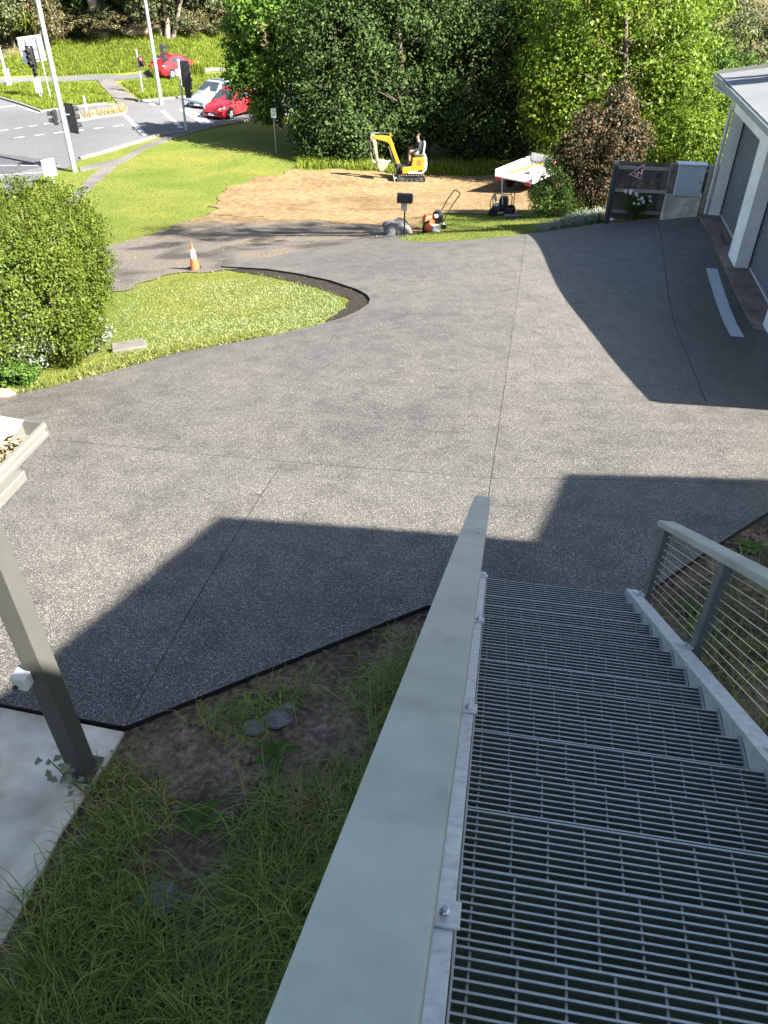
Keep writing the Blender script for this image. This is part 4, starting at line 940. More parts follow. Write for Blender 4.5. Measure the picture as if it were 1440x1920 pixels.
MB().box((-.22,0,.76),(.5,.8,.03)).build('foot_plate', 'black', ex)
MB().box((.36,0,1.22),(.46,.46,.12)).build('seat_cushion', 'char', ex, bevel=.03)
MB().box((.60,0,1.52),(.10,.44,.58), Matrix.Rotation(R(8),3,'Y')).build('seat_back', 'mach_grey', ex, bevel=.03)
for y in (-.3,.3):
    lv = MB().tube([(-.02,y,.8),(-.02,y,1.15),(-.10,y,1.40)], .016, 7).build('control_lever', 'black', ex)
    MB().lathe([(.018,0),(.03,.03),(.026,.09),(.01,.1)], (-.10,y,1.38), 10).build('knob', 'black', lv, smooth=True)
# boom, arm, bucket in the plane y = .12
YB = .05
def plate_arm(pts, th, name, m, par=ex, bev=.012):
    return MB().prism(pts, YB-th/2, YB+th/2, lambda q,d: Vector((q[0], d, q[1]))).build(name, m, par, bevel=bev)
MB().box((-.62,YB,.62),(.22,.24,.44)).build('swing_post', 'char', ex, bevel=.03)
plate_arm([(-.54,.70),(-.66,.68),(-.95,1.38),(-1.08,1.72),(-1.22,1.82),(-1.88,1.98),(-1.90,2.10),(-1.20,2.08),(-1.04,2.04),(-.94,1.86),(-.72,1.26),(-.56,.88)], .16, 'boom', 'yellow')
plate_arm([(-1.80,2.14),(-1.98,2.16),(-2.02,2.02),(-1.90,1.85),(-1.70,.92),(-1.60,.92),(-1.70,1.80),(-1.76,2.0)], .12, 'dipper_arm', 'muddy')
cy = MB().tube([(-1.06,YB,2.16),(-1.55,YB,2.21)], .045, 10).build('arm_cylinder', 'black', ex, smooth=True); MB().tube([(-1.5,YB,2.205),(-1.96,YB,2.2)], .026, 8).build('piston_rod', 'chrome', cy)
MB().box((-1.02,YB,2.12),(.08,.14,.14)).build('cylinder_lug', 'yellow', ex)
cy = MB().tube([(-.74,YB,.62),(-.96,YB,1.15)], .045, 10).build('boom_cylinder', 'black', ex, smooth=True); MB().tube([(-.94,YB,1.1),(-1.1,YB,1.62)], .025, 8).build('piston_rod', 'chrome', cy)
cy = MB().tube([(-2.04,YB,1.9),(-2.0,YB,1.35)], .04, 10).build('bucket_cylinder', 'black', ex, smooth=True); MB().tube([(-2.0,YB,1.4),(-1.90,YB,.98)], .022, 8).build('piston_rod', 'chrome', cy)
MB().tube([(-1.95,YB-.1,2.12),(-2.12,YB-.1,1.95),(-2.0,YB-.1,1.6),(-1.86,YB-.1,1.5)], .012, 6).build('hydraulic_hose', 'black', ex, smooth=True)
MB().bar((-1.90,YB,.98),(-1.70,YB,.82),.1,.06).build('bucket_link', 'mach_grey', ex)
bk = MB(); o_ = [(-1.68,.98),(-1.60,1.0),(-1.10,.92),(-1.18,.72),(-1.42,.48),(-1.58,.54),(-1.68,.72)]
bk.prism(o_, YB-.22, YB+.22, lambda q,d: Vector((q[0], d, q[1]))); b_ = bk.build('bucket', 'muddy', ex, bevel=.02)
for i in range(4): MB().bar((-1.12,YB-.17+.11*i,.92),(-1.02,YB-.17+.11*i,.97),.04,.025).build('bucket_tooth', 'mach_grey', b_)

def skin_body(name, verts, edges, m, parent, sub=2, root=0):
    me = bpy.data.meshes.new(name); me.from_pydata([v[0] for v in verts], edges, [])
    o = bpy.data.objects.new(name, me); COL.objects.link(o)
    md = o.modifiers.new('skin','SKIN'); md.use_smooth_shade = True
    for i, v in enumerate(verts):
        r = v[1]; me.skin_vertices[0].data[i].radius = r if isinstance(r, tuple) else (r, r)
    me.skin_vertices[0].data[root].use_root = True
    s2 = o.modifiers.new('sub','SUBSURF'); s2.levels = s2.render_levels = sub
    dg = bpy.context.evaluated_depsgraph_get(); ev = o.evaluated_get(dg); m2 = bpy.data.meshes.new_from_object(ev)
    bpy.data.objects.remove(o); m2.materials.clear(); m2.name = name; m2.materials.append(M[m])
    return link(name, m2, None, parent)
ex.scale = (.9,)*3
pr = thing('person', 'person in dark hooded top and pale shorts seated on the yellow excavator', 'person', p, R(3))
# bare body: one surface (head, neck, torso, limbs); local x forward is -x
bv = [((.36,0,1.33),(.15,.16)),((.38,0,1.50),(.13,.15)),((.37,0,1.68),(.13,.18)),((.34,0,1.83),(.07,.09)),((.32,0,1.90),.055),((.30,0,1.99),(.085,.075)),((.29,0,2.09),(.085,.075)),
      ((.30,-.10,1.32),.085),((-.06,-.16,1.38),.068),((-.10,-.17,1.10),.05),((-.08,-.17,.86),.042),((-.22,-.18,.82),.04),
      ((.30,.10,1.32),.085),((-.06,.16,1.38),.068),((-.10,.17,1.10),.05),((-.08,.17,.86),.042),((-.22,.18,.82),.04),
      ((.37,-.22,1.77),.062),((.33,-.29,1.53),.048),((.10,-.30,1.46),.038),((-.06,-.30,1.48),.03),
      ((.37,.22,1.77),.062),((.33,.29,1.53),.048),((.10,.30,1.46),.038),((-.06,.30,1.48),.03)]
be = [(0,1),(1,2),(2,3),(3,4),(4,5),(5,6),(0,7),(7,8),(8,9),(9,10),(10,11),(0,12),(12,13),(13,14),(14,15),(15,16),(2,17),(17,18),(18,19),(19,20),(2,21),(21,22),(22,23),(23,24)]
bd = skin_body('body', bv, be, 'skin', pr)
for sy in (-1,1):
    for k2 in range(4):
        skin_body('finger', [((-.06,sy*.30+(k2-1.5)*.02,1.49),.01),((-.11,sy*.30+(k2-1.5)*.02,1.49),.009),((-.125,sy*.30+(k2-1.5)*.02,1.455),.008)], [(0,1),(1,2)], 'skin', bd, 1)
    skin_body('finger', [((-.04,sy*.27,1.48),.01),((-.085,sy*.262,1.46),.009),((-.11,sy*.275,1.44),.008)], [(0,1),(1,2)], 'skin', bd, 1)
hv = [((.37,0,1.30),(.18,.19)),((.39,0,1.50),(.165,.185)),((.385,0,1.68),(.165,.21)),((.36,0,1.83),(.09,.12)),((.385,-.22,1.77),.085),((.34,-.29,1.53),.068),((.10,-.30,1.46),.055),((.385,.22,1.77),.085),((.34,.29,1.53),.068),((.10,.30,1.46),.055)]
skin_body('hooded_top', hv, [(0,1),(1,2),(2,3),(2,4),(4,5),(5,6),(2,7),(7,8),(8,9)], 'hood', pr)
skin_body('hood', [((.46,-.07,1.80),.045),((.47,0,1.79),.06),((.46,.07,1.80),.045)], [(0,1),(1,2)], 'hood', pr, 1, 1)
MB().box((.555,-.02,1.70),(.012,.17,.06), Matrix.Rotation(R(6),3,'Y')).build('back_print', 'white', pr)
sv = [((.36,0,1.30),(.17,.18)),((.28,-.11,1.33),.115),((.02,-.16,1.38),.095),((.28,.11,1.33),.115),((.02,.16,1.38),.095)]
skin_body('shorts', sv, [(0,1),(1,2),(0,3),(3,4)], 'shorts', pr)
skin_body('hair', [((.34,0,2.05),(.085,.082)),((.30,0,2.13),(.09,.078))], [(0,1)], 'hair', pr)
for sy in (-.17,.17): skin_body('boot', [((-.08,sy,.88),.06),((-.08,sy,.825),.058),((-.2,sy,.815),.05),((-.26,sy,.812),.04)], [(0,1),(1,2),(2,3)], 'black', pr, 1)

pr.scale = (.9,)*3
# ================================================================ CARS
def car(name, label, loc, rz, paint, L=4.4, Wc=1.72, Hc=1.47, notch=True, group='cars at the junction'):
    """front towards -x"""
    c = thing(name, label, 'car', loc, rz, group)
    h = Wc/2; f = L/2
    # lower body stations: x, half width, sill, waist height, bonnet height (centre)
    st = [(-f,.62,.30,.55,.58),(-f+.06,.76,.24,.62,.66),(-f+.25,.84,.20,.70,.76),(-f+.7,.92,.19,.80,.88),(-f+1.15,.965,.19,.86,.96),(-f+1.5,.98,.19,.89,.97),(0,1.0,.19,.92,.97),(f-1.1,.995,.19,.96,1.0),(f-.7,.98,.20,.97,1.02),(f-.3,.93,.22,.95,1.0),(f-.06,.84,.28,.88,.93),(f,.74,.34,.80,.84)]
    rings = []
    for x, k, zb, zw, zt in st:
        hw = h*k
        rings.append([Vector((x,-hw*.90,zb)),Vector((x,-hw*.985,zb+.10)),Vector((x,-hw,zb+.28)),Vector((x,-hw*.985,zw-.08)),Vector((x,-hw*.93,zw)),Vector((x,-hw*.5,zt)),Vector((x,hw*.5,zt)),Vector((x,hw*.93,zw)),Vector((x,hw*.985,zw-.08)),Vector((x,hw,zb+.28)),Vector((x,hw*.985,zb+.10)),Vector((x,hw*.90,zb))])
    b = MB().loft(rings).build('body', paint, c, smooth=True, bevel=0)
    # cabin
    cb = [(-f+1.12,.90,.90,.93),(-f+1.95,.80,.93,Hc-.05),(-f+2.35,.78,.94,Hc),(f-1.55,.77,.96,Hc-.01),(f-1.05,.77,.97,Hc-.07),(f-.42 if notch else f-.28,.84,.98,1.03)]
    rr = []
    for x, k, zw, zt in cb:
        hw = h*k; lw = h*.93
        if zt - zw < .12: hw = lw*.96
        rr.append([Vector((x,-lw,zw-.03)),Vector((x,-hw*1.0-.0,zw+(zt-zw)*.82)),Vector((x,-hw*.86,zt-.004)),Vector((x,0,zt+.012)),Vector((x,hw*.86,zt-.004)),Vector((x,hw,zw+(zt-zw)*.82)),Vector((x,lw,zw-.03))])
    MB().loft(rr).build('cabin', paint, c, smooth=True)
    # glass panels slightly proud
    def quad(pts, nm, m='car_glass', push=(0,0,0)):
        pv = Vector(push); MB().add([Vector(q)+pv for q in pts]+[Vector(q)+pv*.2 for q in pts], [(0,1,2,3),(7,6,5,4),(0,4,5,1),(1,5,6,2),(2,6,7,3),(3,7,4,0)]).build(nm, m, c)
    a, b2 = rr[0], rr[1]
    def L2(p, q, t): return p.lerp(q, t)
    quad([L2(a[1],b2[1],.12)*1, L2(a[5],b2[5],.12), L2(b2[4],a[4],.06), L2(b2[2],a[2],.06)], 'windscreen', push=(-.012,0,.014))
    a, b2 = rr[-1], rr[-2]
    quad([L2(a[5],b2[5],.15), L2(a[1],b2[1],.15), L2(b2[2],a[2],.08), L2(b2[4],a[4],.08)], 'rear_window', push=(.012,0,.014))
    for sy, i0, i1 in ((-1,0,1),(1,6,5)):
        def sidept(x, t):
            for r0, r1, c0, c1 in zip(rr, rr[1:], cb, cb[1:]):
                if c0[0] <= x <= c1[0]:
                    k = (x-c0[0])/(c1[0]-c0[0]); lo_, hi_ = r0[i0].lerp(r1[i0],k), r0[i1].lerp(r1[i1],k); return lo_.lerp(hi_, t)
        xm = -f + L*.52
        quad([sidept(-f+1.62,.12), sidept(xm-.03,.12), sidept(xm-.03,.98), sidept(-f+2.02,.96)], 'door_glass', push=(0,sy*.012,.004))
        quad([sidept(xm+.04,.12), sidept(f-.95,.14), sidept(f-1.15,.95), sidept(xm+.04,.98)], 'door_glass', push=(0,sy*.012,.004))
        MB().box((xm+.0,sy*(h*.985),.58),(.012,.012,.62)).build('door_seam', 'black', c)
        for x in (xm-.18, f-1.25): MB().box((x,sy*(h*.993),.80),(.16,.025,.03)).build('door_handle', paint, c, bevel=.006)
        MB().box((-f+1.70,sy*(h+.05),.98),(.10,.16,.11)).build('mirror', paint, c, bevel=.03)
        MB().loft([[Vector((-f+x, sy*h*k+0, z)) for x,k,z in q] for q in (((.10,.66,.58),(.40,.90,.68),(.42,.88,.78),(.14,.62,.68)), ((.06,.66,.57),(.38,.925,.67),(.40,.905,.79),(.10,.62,.69)))]).build('headlight', 'lamp_glass', c)
        MB().box((f-.10,sy*h*.76,.82),(.12,.22,.16)).build('tail_light', 'tail', c, bevel=.02)
        for x in (-f+.82, f-.85):
            MB().lathe([(.345,-.02),(.355,.02)], (x,sy*(h*.97),.33), 24, 'Y').build('wheel_arch', 'black', c)
            wh = MB().lathe([(.18,-.10),(.29,-.105),(.315,-.07),(.315,.07),(.29,.105),(.18,.10)], (x,sy*(h-.085),.315), 26, 'Y').build('wheel', 'rubber', c, smooth=True)
            mb = MB().lathe([(.19,.0),(.20,.108*1)], (x,sy*(h-.085),.315), 20, 'Y') if False else MB()
            for k in range(6):
                an = k*math.pi/3; mb.bar((x+.03*math.cos(an),sy*(h+.012),.315+.03*math.sin(an)),(x+.185*math.cos(an),sy*(h+.006),.315+.185*math.sin(an)),.09,.02, up=(0,1,0))
            mb.lathe([(.06,-.01),(.06,.012)], (x,sy*(h+.012),.315), 12, 'Y')
            mb.build('rim', 'chrome' if False else 'sign_back', wh)
    MB().box((-f+.03,0,.42),(.06,1.05,.16)).build('grille', 'black', c, bevel=.02)
    MB().box((-f-.012,0,.36),(.02,.37,.11)).build('number_plate', 'white', c)
    MB().box((f+.0,0,.62),(.03,.5,.14)).build('number_plate', 'white', c)
    return c
def heading_px(a, b): A, B = G(*a), G(*b); d = A-B; return math.atan2(d.y, d.x) + math.pi      # nose at a
rzc = heading_px((398,222),(480,205))
fc = G(437,216); car('red_car', 'red hatchback waiting at the stop line beside the kerb', fc+Vector((0,0,.03)), rzc, 'red', L=4.3, notch=False)
fc = G(408,198); car('silver_car', 'silver blue sedan waiting beside the red hatchback', fc+Vector((0,0,.03)), rzc, 'silver', L=4.3)
fc = G(331,138); car('red_car', 'bright red car passing behind the long grass', fc+Vector((0,0,-.12)), rzc+math.pi-.12, 'red', L=4.1, notch=False)

# ================================================================ POLES, SIGNALS, SIGNS
def signal_head(par, c, ang, n=3, lit=None, back=True, s=1.0):
    """a traffic lantern; ang = direction the lenses face"""
    d = Vector((math.cos(ang), math.sin(ang), 0)); sd = Vector((-d.y, d.x, 0)); c = Vector(c)
    hh = .34*n*s
    if back: MB().bar(c-d*.02+Vector((0,0,-hh/2-.12*s)), c-d*.02+Vector((0,0,hh/2+.12*s)), .58*s, .015, up=d).build('backing_board', 'black', par)
    hd = MB().bar(c+d*.06+Vector((0,0,-hh/2)), c+d*.06+Vector((0,0,hh/2)), .34*s, .2*s, up=d).build('lantern', 'black', par, bevel=.02)
    for i in range(n):
        z = hh/2 - .17*s - .34*s*i; p0 = c + d*(.165*s) + Vector((0,0,z)); ring = []
        vis = MB()
        A = [p0 + sd*.13*s*math.cos(t) + Vector((0,0,.13*s*math.sin(t))) for t in np.linspace(-.5, math.pi+.5, 12)]
        B = [q + d*.24*s for q in A]
        vis.add(A+B, [(k,k+1,13+k,12+k) for k in range(11)]).build('visor', 'black', hd)
        MB().prism([(.105*s*math.cos(t), .105*s*math.sin(t)) for t in np.linspace(0,2*math.pi,14)[:-1]], 0, .012, lambda q,e: p0+sd*q[0]+Vector((0,0,q[1]))+d*e).build('lens', 'red_lit' if lit == i else 'char', hd)
def pole(name, label, base_px, top_px, r0, r1, cat='pole', mat_='pole', extra=0, n=12):
    b = G(*base_px); t0 = at_fwd(top_px[0], top_px[1], b.y); top = t0 - b
    o = thing(name, label, cat, b)
    top = top*(1+extra)
    MB().tube([(0,0,-.3), top*.5, top], [r0, (r0+r1)/2, r1], n).build('shaft', mat_, o, smooth=True)
    return o, b, top
def onpole(top, b, px, py): q = at_fwd(px, py, b.y) - b; return q
toR, toN, toL, toF = 0.0, R(-90), R(180), R(90)
o, b, top = pole('lamp_pole', 'tall galvanised pole with two traffic lanterns by the footpath corner', (140,322), (70,0), .125, .09, extra=.25)
signal_head(o, onpole(top,b,128,222)+Vector((.16,0,0)), R(60), 3, s=1.0); signal_head(o, onpole(top,b,108,220)+Vector((-.05,0,0)), R(190), 2, back=False, s=.9)
MB().tube([onpole(top,b,119,215), onpole(top,b,128,215)+Vector((.1,0,0))], .03, 6).build('bracket', 'pole', o); MB().tube([onpole(top,b,118,228), onpole(top,b,107,228)], .03, 6).build('bracket', 'pole', o)
o, b, top = pole('lamp_pole', 'tall galvanised pole with one lantern beside the slip lane', (303,197), (272,0), .13, .09, extra=.25)
signal_head(o, onpole(top,b,299,100)+Vector((.12,0,0)), R(10), 3, back=False); MB().tube([onpole(top,b,290,110), onpole(top,b,298,110)], .03, 6).build('bracket', 'pole', o)
o, b, top = pole('signal_post', 'grey signal post with large and small lanterns by the stop line', (349,247), (334,113), .07, .06, 'traffic light')
signal_head(o, onpole(top,b,345,139)+Vector((.1,0,0)), R(70), 3); signal_head(o, onpole(top,b,348,173)+Vector((.1,0,0)), R(70), 2, back=False, s=.85)
MB().lathe([(.075,0),(.075,.06),(.03,.1)], top-Vector((0,0,.05)), 10).build('cap', 'white', o)
MB().box(onpole(top,b,333,136),(.16,.16,.3)).build('push_button_box', 'white', o)
o, b, top = pole('signal_post', 'slim signal post with a red pedestrian lantern on the median', (268,177), (255,92), .065, .06, 'traffic light')
signal_head(o, onpole(top,b,265,115), R(-80), 2, lit=0, back=False, s=.9)
o, b, top = pole('lamp_pole', 'grey pole base with cabinet box at the junction edge', (17,163), (0,98), .12, .1, extra=.8)
MB().box((.12,-.1,.6),(.3,.3,1.1)).build('control_box', 'sign_back', o, bevel=.02)
# direction board seen from behind on two posts
b = G(68,186); bd_ = thing('direction_sign', 'white road direction board seen from behind on two posts', 'sign', b)
lft, rgt = at_fwd(36,90,b.y)-b, at_fwd(80,84,b.y)-b; hgt = 1.45
MB().add([lft+Vector((0,0,-hgt*.6)), rgt+Vector((0,0,-hgt*.6)), rgt+Vector((0,0,hgt*.4)), lft+Vector((0,0,hgt*.4))] + [q+Vector((0,.04,0)) for q in (lft+Vector((0,0,-hgt*.6)), rgt+Vector((0,0,-hgt*.6)), rgt+Vector((0,0,hgt*.4)), lft+Vector((0,0,hgt*.4)))], [(0,1,2,3),(7,6,5,4),(0,4,5,1),(1,5,6,2),(2,6,7,3),(3,7,4,0)]).build('panel', 'sign_back', bd_)
for k in range(3):
    z = -hgt*.5 + k*hgt*.4; MB().bar(lft+Vector((.05,-.02,z)), rgt+Vector((-.05,-.02,z)), .03, .05).build('back_rail', 'pole', bd_)
for t_ in (.36,.82):
    q = lft.lerp(rgt,t_); MB().tube([Vector((q.x,-.05,-.2)), q+Vector((0,-.05,.4))], .045, 8).build('post', 'pole', bd_)
b = G(79,187); o = thing('signal_post', 'signal post with tall black lantern in front of the direction board', 'traffic light', b)
tp = at_fwd(54,88,b.y)-b; MB().tube([(0,0,-.2), tp], [.06,.05], 10).build('shaft', 'pole', o, smooth=True)
signal_head(o, at_fwd(58,107,b.y)-b, R(-100), 3, back=True, s=1.0); signal_head(o, at_fwd(64,130,b.y)-b, R(-70), 3, back=False, s=.75)
q = at_fwd(72,160,b.y)-b; MB().box(q+Vector((0,-.1,0)),(.42,.02,.85)).build('notice_plate', 'white', o)
# turn sign on a post by the corner
b = G(101,343); o = thing('turn_sign', 'small pale square sign on a leaning post beside the footpath', 'sign', b)
tp = at_fwd(90,301,b.y)-b; MB().tube([(0,0,-.1), tp], .03, 8).build('post', 'pole', o)
c = at_fwd(93,314,b.y)-b; dgn = Vector((.75,-.66,0))
for q0, m_, nm in ((0,'sign_green','plate'),): MB().bar(c+Vector((0,-.05,-.36)), c+Vector((0,-.05,.36)), .62, .012, up=dgn).build(nm, m_, o)
MB().bar(c+dgn*.009+Vector((0,-.05,-.30)), c+dgn*.009+Vector((0,-.05,.30)), .5, .004, up=dgn).build('face', 'sign_green', o)
# parking sign, cabinets, timber pole
b = G(518,286); o = thing('notice_sign', 'narrow white notice sign on a thin post in the lawn', 'sign', b)
tp = at_fwd(512,202,b.y)-b; MB().tube([(0,0,-.1), tp], .025, 8).build('post', 'pole', o)
c = at_fwd(513,212,b.y)-b+Vector((0,-.04,0)); MB().box(c,(.26,.008,.42)).build('plate', 'white', o, bevel=.003)
for k in range(5): MB().box(c+Vector((random.uniform(-.02,.02),-.006,.14-.065*k)),(.15+.03*(k%2),.003,.022)).build('text_line', 'char', o)
b = G(514,231); o = thing('utility_cabinet', 'pale green metal utility cabinet beside the footpath', 'cabinet', b, R(-8))
MB().box((0,0,.62),(.72,.45,1.24)).build('case', 'cabinet', o, bevel=.02); MB().box((0,-.233,.6),(.62,.015,1.05)).build('door', 'cabinet', o, bevel=.004); MB().box((0,0,1.26),(.8,.52,.04)).build('lid', 'cabinet', o, bevel=.008); MB().box((0,0,-.03),(.78,.5,.12)).build('plinth', 'kerb', o)
b = G(549,214); o = thing('utility_cabinet', 'pale green cabinet half hidden behind the timber pole', 'cabinet', b, R(-8))
MB().box((0,0,.55),(.6,.45,1.1)).build('case', 'cabinet', o, bevel=.02); MB().box((0,-.233,.55),(.52,.015,.95)).build('door', 'cabinet', o, bevel=.004)
o, b, top = pole('timber_pole', 'dark timber power pole behind the street tree', (540,216), (536,60), .14, .11, mat_='wood_pole', extra=.9)
# little delineator on the island and road edge posts
b = G(164,214); t = MB().box((0,0,.5),(.09,.03,1.0)).build('marker_post', 'white', None, bevel=.005, loc=b); tag(t, 'thin white marker post on the traffic island', 'post')

# ================================================================ TREES, SHRUBS, GRASS
def tree(name, label, base, ells, nclump, per, cr, leaf, m, trunk_r, bark='bark', nl=9, aspect=.6, cat='tree', group=None, shell=.55, up=.35):
    """ells: list of (centre, radii, weight) in world space"""
    b = Vector(base); t = thing(name, label, cat, b, 0, group); Ps, Ns = [], []
    for c, rad, wt in ells:
        P, Nn = crown(tuple(Vector(c)-b), rad, int(nclump*wt), per, cr, shell, up); Ps.append(P); Ns.append(Nn)
    P, Nn = np.concatenate(Ps), np.concatenate(Ns)
    k = P[:,2] > .05; P, Nn = P[k], Nn[k]
    link('crown', leaf_mesh('crown', P, Nn, leaf, aspect), m, t)
    mb = MB(); top = Vector(ells[0][0])-b; limbs(mb, (0,0,-.3), top+Vector((0,0,ells[0][1][2]*.4)), trunk_r, nl, max(ells[0][1][0],ells[0][1][1]), len(label))
    for c, rad, wt in ells[1:]:
        e = Vector(c)-b; q = top*.45; mb.tube([Vector((0,0,.25*top.z)), q.lerp(e,.5), e], [trunk_r*.5, trunk_r*.3, trunk_r*.1], 7)
    mb.build('trunk', bark, t, smooth=True)
    return t
F_ = at_fwd
tree('street_tree', 'young green street tree hanging over the waiting red car', G(528,236), [(F_(505,50,44.5),(1.9,1.8,1.9),.8),(F_(455,75,45),(.9,1,1.2),.3),(F_(470,145,44.5),(1.3,1.3,1.2),.4),(F_(520,130,44.5),(1.2,1.3,1.3),.35),(F_(500,200,44.5),(.9,.9,.75),.25),(F_(545,20,45),(1.5,1.6,1.8),.5),(F_(440,30,45),(.6,.8,.9),.15)], 200, 44, .5, .18, 'leaf_street', .16)
DK = 'dark leafy trees behind the excavator'
tree('dark_tree', 'dark leafy tree with foliage to the ground beside the timber pole', G(640,300), [(F_(630,120,42.5),(2.6,2.4,4.0),1.2),(F_(650,245,41.2),(2.3,1.8,1.7),.8),(F_(590,200,43),(1.3,1.5,2.2),.5),(F_(600,55,46),(1.8,2.0,2.2),.5)], 165, 86, .85, .16, 'leaf_dark', .22, group=DK)
tree('dark_tree', 'tall dense dark tree standing directly behind the excavator', G(770,300), [(F_(745,110,43),(2.9,2.6,4.4),1.3),(F_(740,235,42),(1.8,1.6,1.6),.6),(F_(790,50,45),(3.0,2.6,3.0),.9),(F_(700,30,46),(2.6,2.5,3.0),.8)], 165, 86, .85, .16, 'leaf_dark', .26, group=DK)
tree('dark_tree', 'glossy dark tree with low foliage behind the white trailer', G(900,292), [(F_(880,150,42.5),(2.5,2.2,3.4),1.1),(F_(905,240,41.5),(2.2,1.6,1.5),.8),(F_(830,205,42),(1.4,1.4,1.3),.5),(F_(880,30,45),(3.0,2.6,3.0),.9)], 165, 86, .85, .16, 'leaf_dark', .24, group=DK)
tree('dark_tree', 'dark tree between the trailer and the bright green maple', G(985,290), [(F_(965,150,43),(2.2,2.2,4.2),1.1),(F_(975,50,46),(2.8,2.5,3.5),.9),(F_(960,250,42),(1.4,1.4,1.4),.5)], 165, 86, .85, .16, 'leaf_dark', .24, group=DK)
tree('maple_tree', 'large bright green maple tree behind the paling fence', G(1170,320), [(F_(1160,110,37),(3.6,3.0,4.0),1.6),(F_(1055,165,36.5),(1.9,1.8,2.3),.7),(F_(1075,260,35.5),(1.5,1.5,1.6),.5),(F_(1250,215,35.5),(2.0,1.8,2.0),.7),(F_(1240,30,40),(3.2,3.0,3.4),1.0),(F_(1060,30,41),(2.6,2.4,3.0),.8),(F_(1210,285,33.5),(1.5,1.2,1.1),.5)], 240, 52, .7, .165, 'leaf_bright', .24)
tree('bronze_tree', 'bronze and olive leaved small tree beside the fence', G(1105,402), [(F_(1140,270,25),(1.0,.95,1.0),.8),(F_(1120,345,24.7),(1.1,1.0,.85),.7),(F_(1160,205,25.4),(.5,.5,.7),.3),(F_(1080,290,24.6),(.6,.6,.7),.35),(F_(1190,265,25),(.45,.5,.7),.3),(F_(1105,235,25),(.45,.45,.5),.25),(F_(1180,330,25),(.5,.5,.7),.3)], 300, 36, .26, .085, 'leaf_brown', .09, shell=.3)
tree('leafy_shrub', 'light green drooping shrub in front of the trailer', G(1040,408), [(F_(1040,345,24.5),(.55,.55,.75),1),(F_(1018,370,24.2),(.42,.4,.5),.7),(F_(1058,385,24.2),(.5,.45,.45),.6)], 130, 34, .19, .085, 'leaf_mid', .045, aspect=.35, cat='shrub')
tree('olive_bush', 'olive green bush on the far verge beyond the maple', G(1395,150), [(F_(1400,108,52),(3.4,2.5,2.3),1),(F_(1350,60,58),(3.0,2.5,2.5),.8)], 260, 36, .55, .19, 'leaf_olive', .15, cat='bush')
tree('garden_bush', 'bright green garden bush behind the fence by the garage', G(1305,300), [(F_(1300,262,29),(1.5,1.2,.9),1),(F_(1330,215,32),(1.6,1.3,1.2),.7)], 220, 34, .3, .11, 'leaf_bright', .07, cat='bush')
tree('garden_bush', 'dark green bush beyond the garage roof corner', G(1330,190), [(F_(1330,165,40),(2.4,1.6,1.6),1)], 260, 34, .4, .15, 'leaf_mid', .1, cat='bush')
# tall gum tree behind the garage: its high crown throws the dappled shade on the gravel
q1, q2, q3 = cast(G(480,437), 11.0), cast(G(640,430), 10.5), cast(G(900,413), 8.5)
tree('tall_gum', 'tall gum tree standing behind the garage, crown high above the roof', on(19,15.5), [(q1,(3.4,1.9,1.6),1),(q2,(2.2,1.6,1.4),.7),(q3,(2.4,1.3,1.1),.6),(cast(G(330,440),11.5),(1.8,1.5,1.3),.5)], 62, 34, .45, .18, 'leaf_olive', .4, 'gum_bark', aspect=.35, shell=.1)
# ---- the hillside wood: unit shrubs copied as individuals
def unit_tree(name, label, cat, m, leaf, group, trunk=True, n=150, per=30):
    t = thing(name, label, cat, (0,0,0), 0, group); P, Nn = crown((0,0,1.0),(1.0,1.0,.85), n, per, .24, .5)
    k = P[:,2] > 0; link('crown', leaf_mesh('crown', P[k], Nn[k], leaf, .5), m, t)
    mb = MB(); limbs(mb, (0,0,-.1), (0,0,1.3), .06, 6, .8, n); mb.build('trunk', 'bark', t, smooth=True); return t
def place(proto, spots, used):
    for i, (px, py, s, sz) in enumerate(spots):
        b = G(px, py); o = proto if not used[0] else dup(proto); used[0] = True
        o.location = b; o.rotation_euler = (0,0,random.uniform(0,6.28)); o.scale = (s, s, s*sz)
ut = unit_tree('hillside_shrub', 'dark green shrub in the wood on the slope beyond the road', 'shrub', 'leaf_dark', .13, 'dark shrubs in the hillside wood')
place(ut, [(140,42,3.2,1.2),(170,20,3.5,1.5),(225,30,2.6,1.3),(150,58,1.8,1),(262,38,2.6,1.2),(240,8,4,1.4),(345,30,3.2,1.1),(380,12,4,1.3),(430,20,4,1.3),(470,30,3.5,1.4),(110,25,3.2,1.4),(320,8,4,1.4)], [False])
ut = unit_tree('hillside_shrub', 'grey olive shrub with open branches on the slope beyond the road', 'shrub', 'leaf_olive', .12, 'olive shrubs in the hillside wood')
place(ut, [(60,70,3.0,1.1),(20,60,3.8,1.2),(25,85,2.4,.9),(290,58,2.0,.9),(330,45,3.2,1.3),(370,52,2.6,1.0),(205,62,1.4,.8),(410,48,2.6,.9),(340,66,1.2,.8),(395,68,1.3,.7)], [False])
ut = unit_tree('hillside_shrub', 'brown dry brushy shrub at the foot of the wooded slope', 'shrub', 'leaf_dry', .11, 'dry shrubs below the hillside wood', n=90)
place(ut, [(96,96,1.5,1.4),(120,74,1.6,.7),(150,68,1.5,.7),(185,70,1.5,.6),(225,68,1.5,.6),(285,66,1.3,.6),(360,70,1.5,.7),(400,60,2.0,.7),(420,52,2.0,.7)], [False])
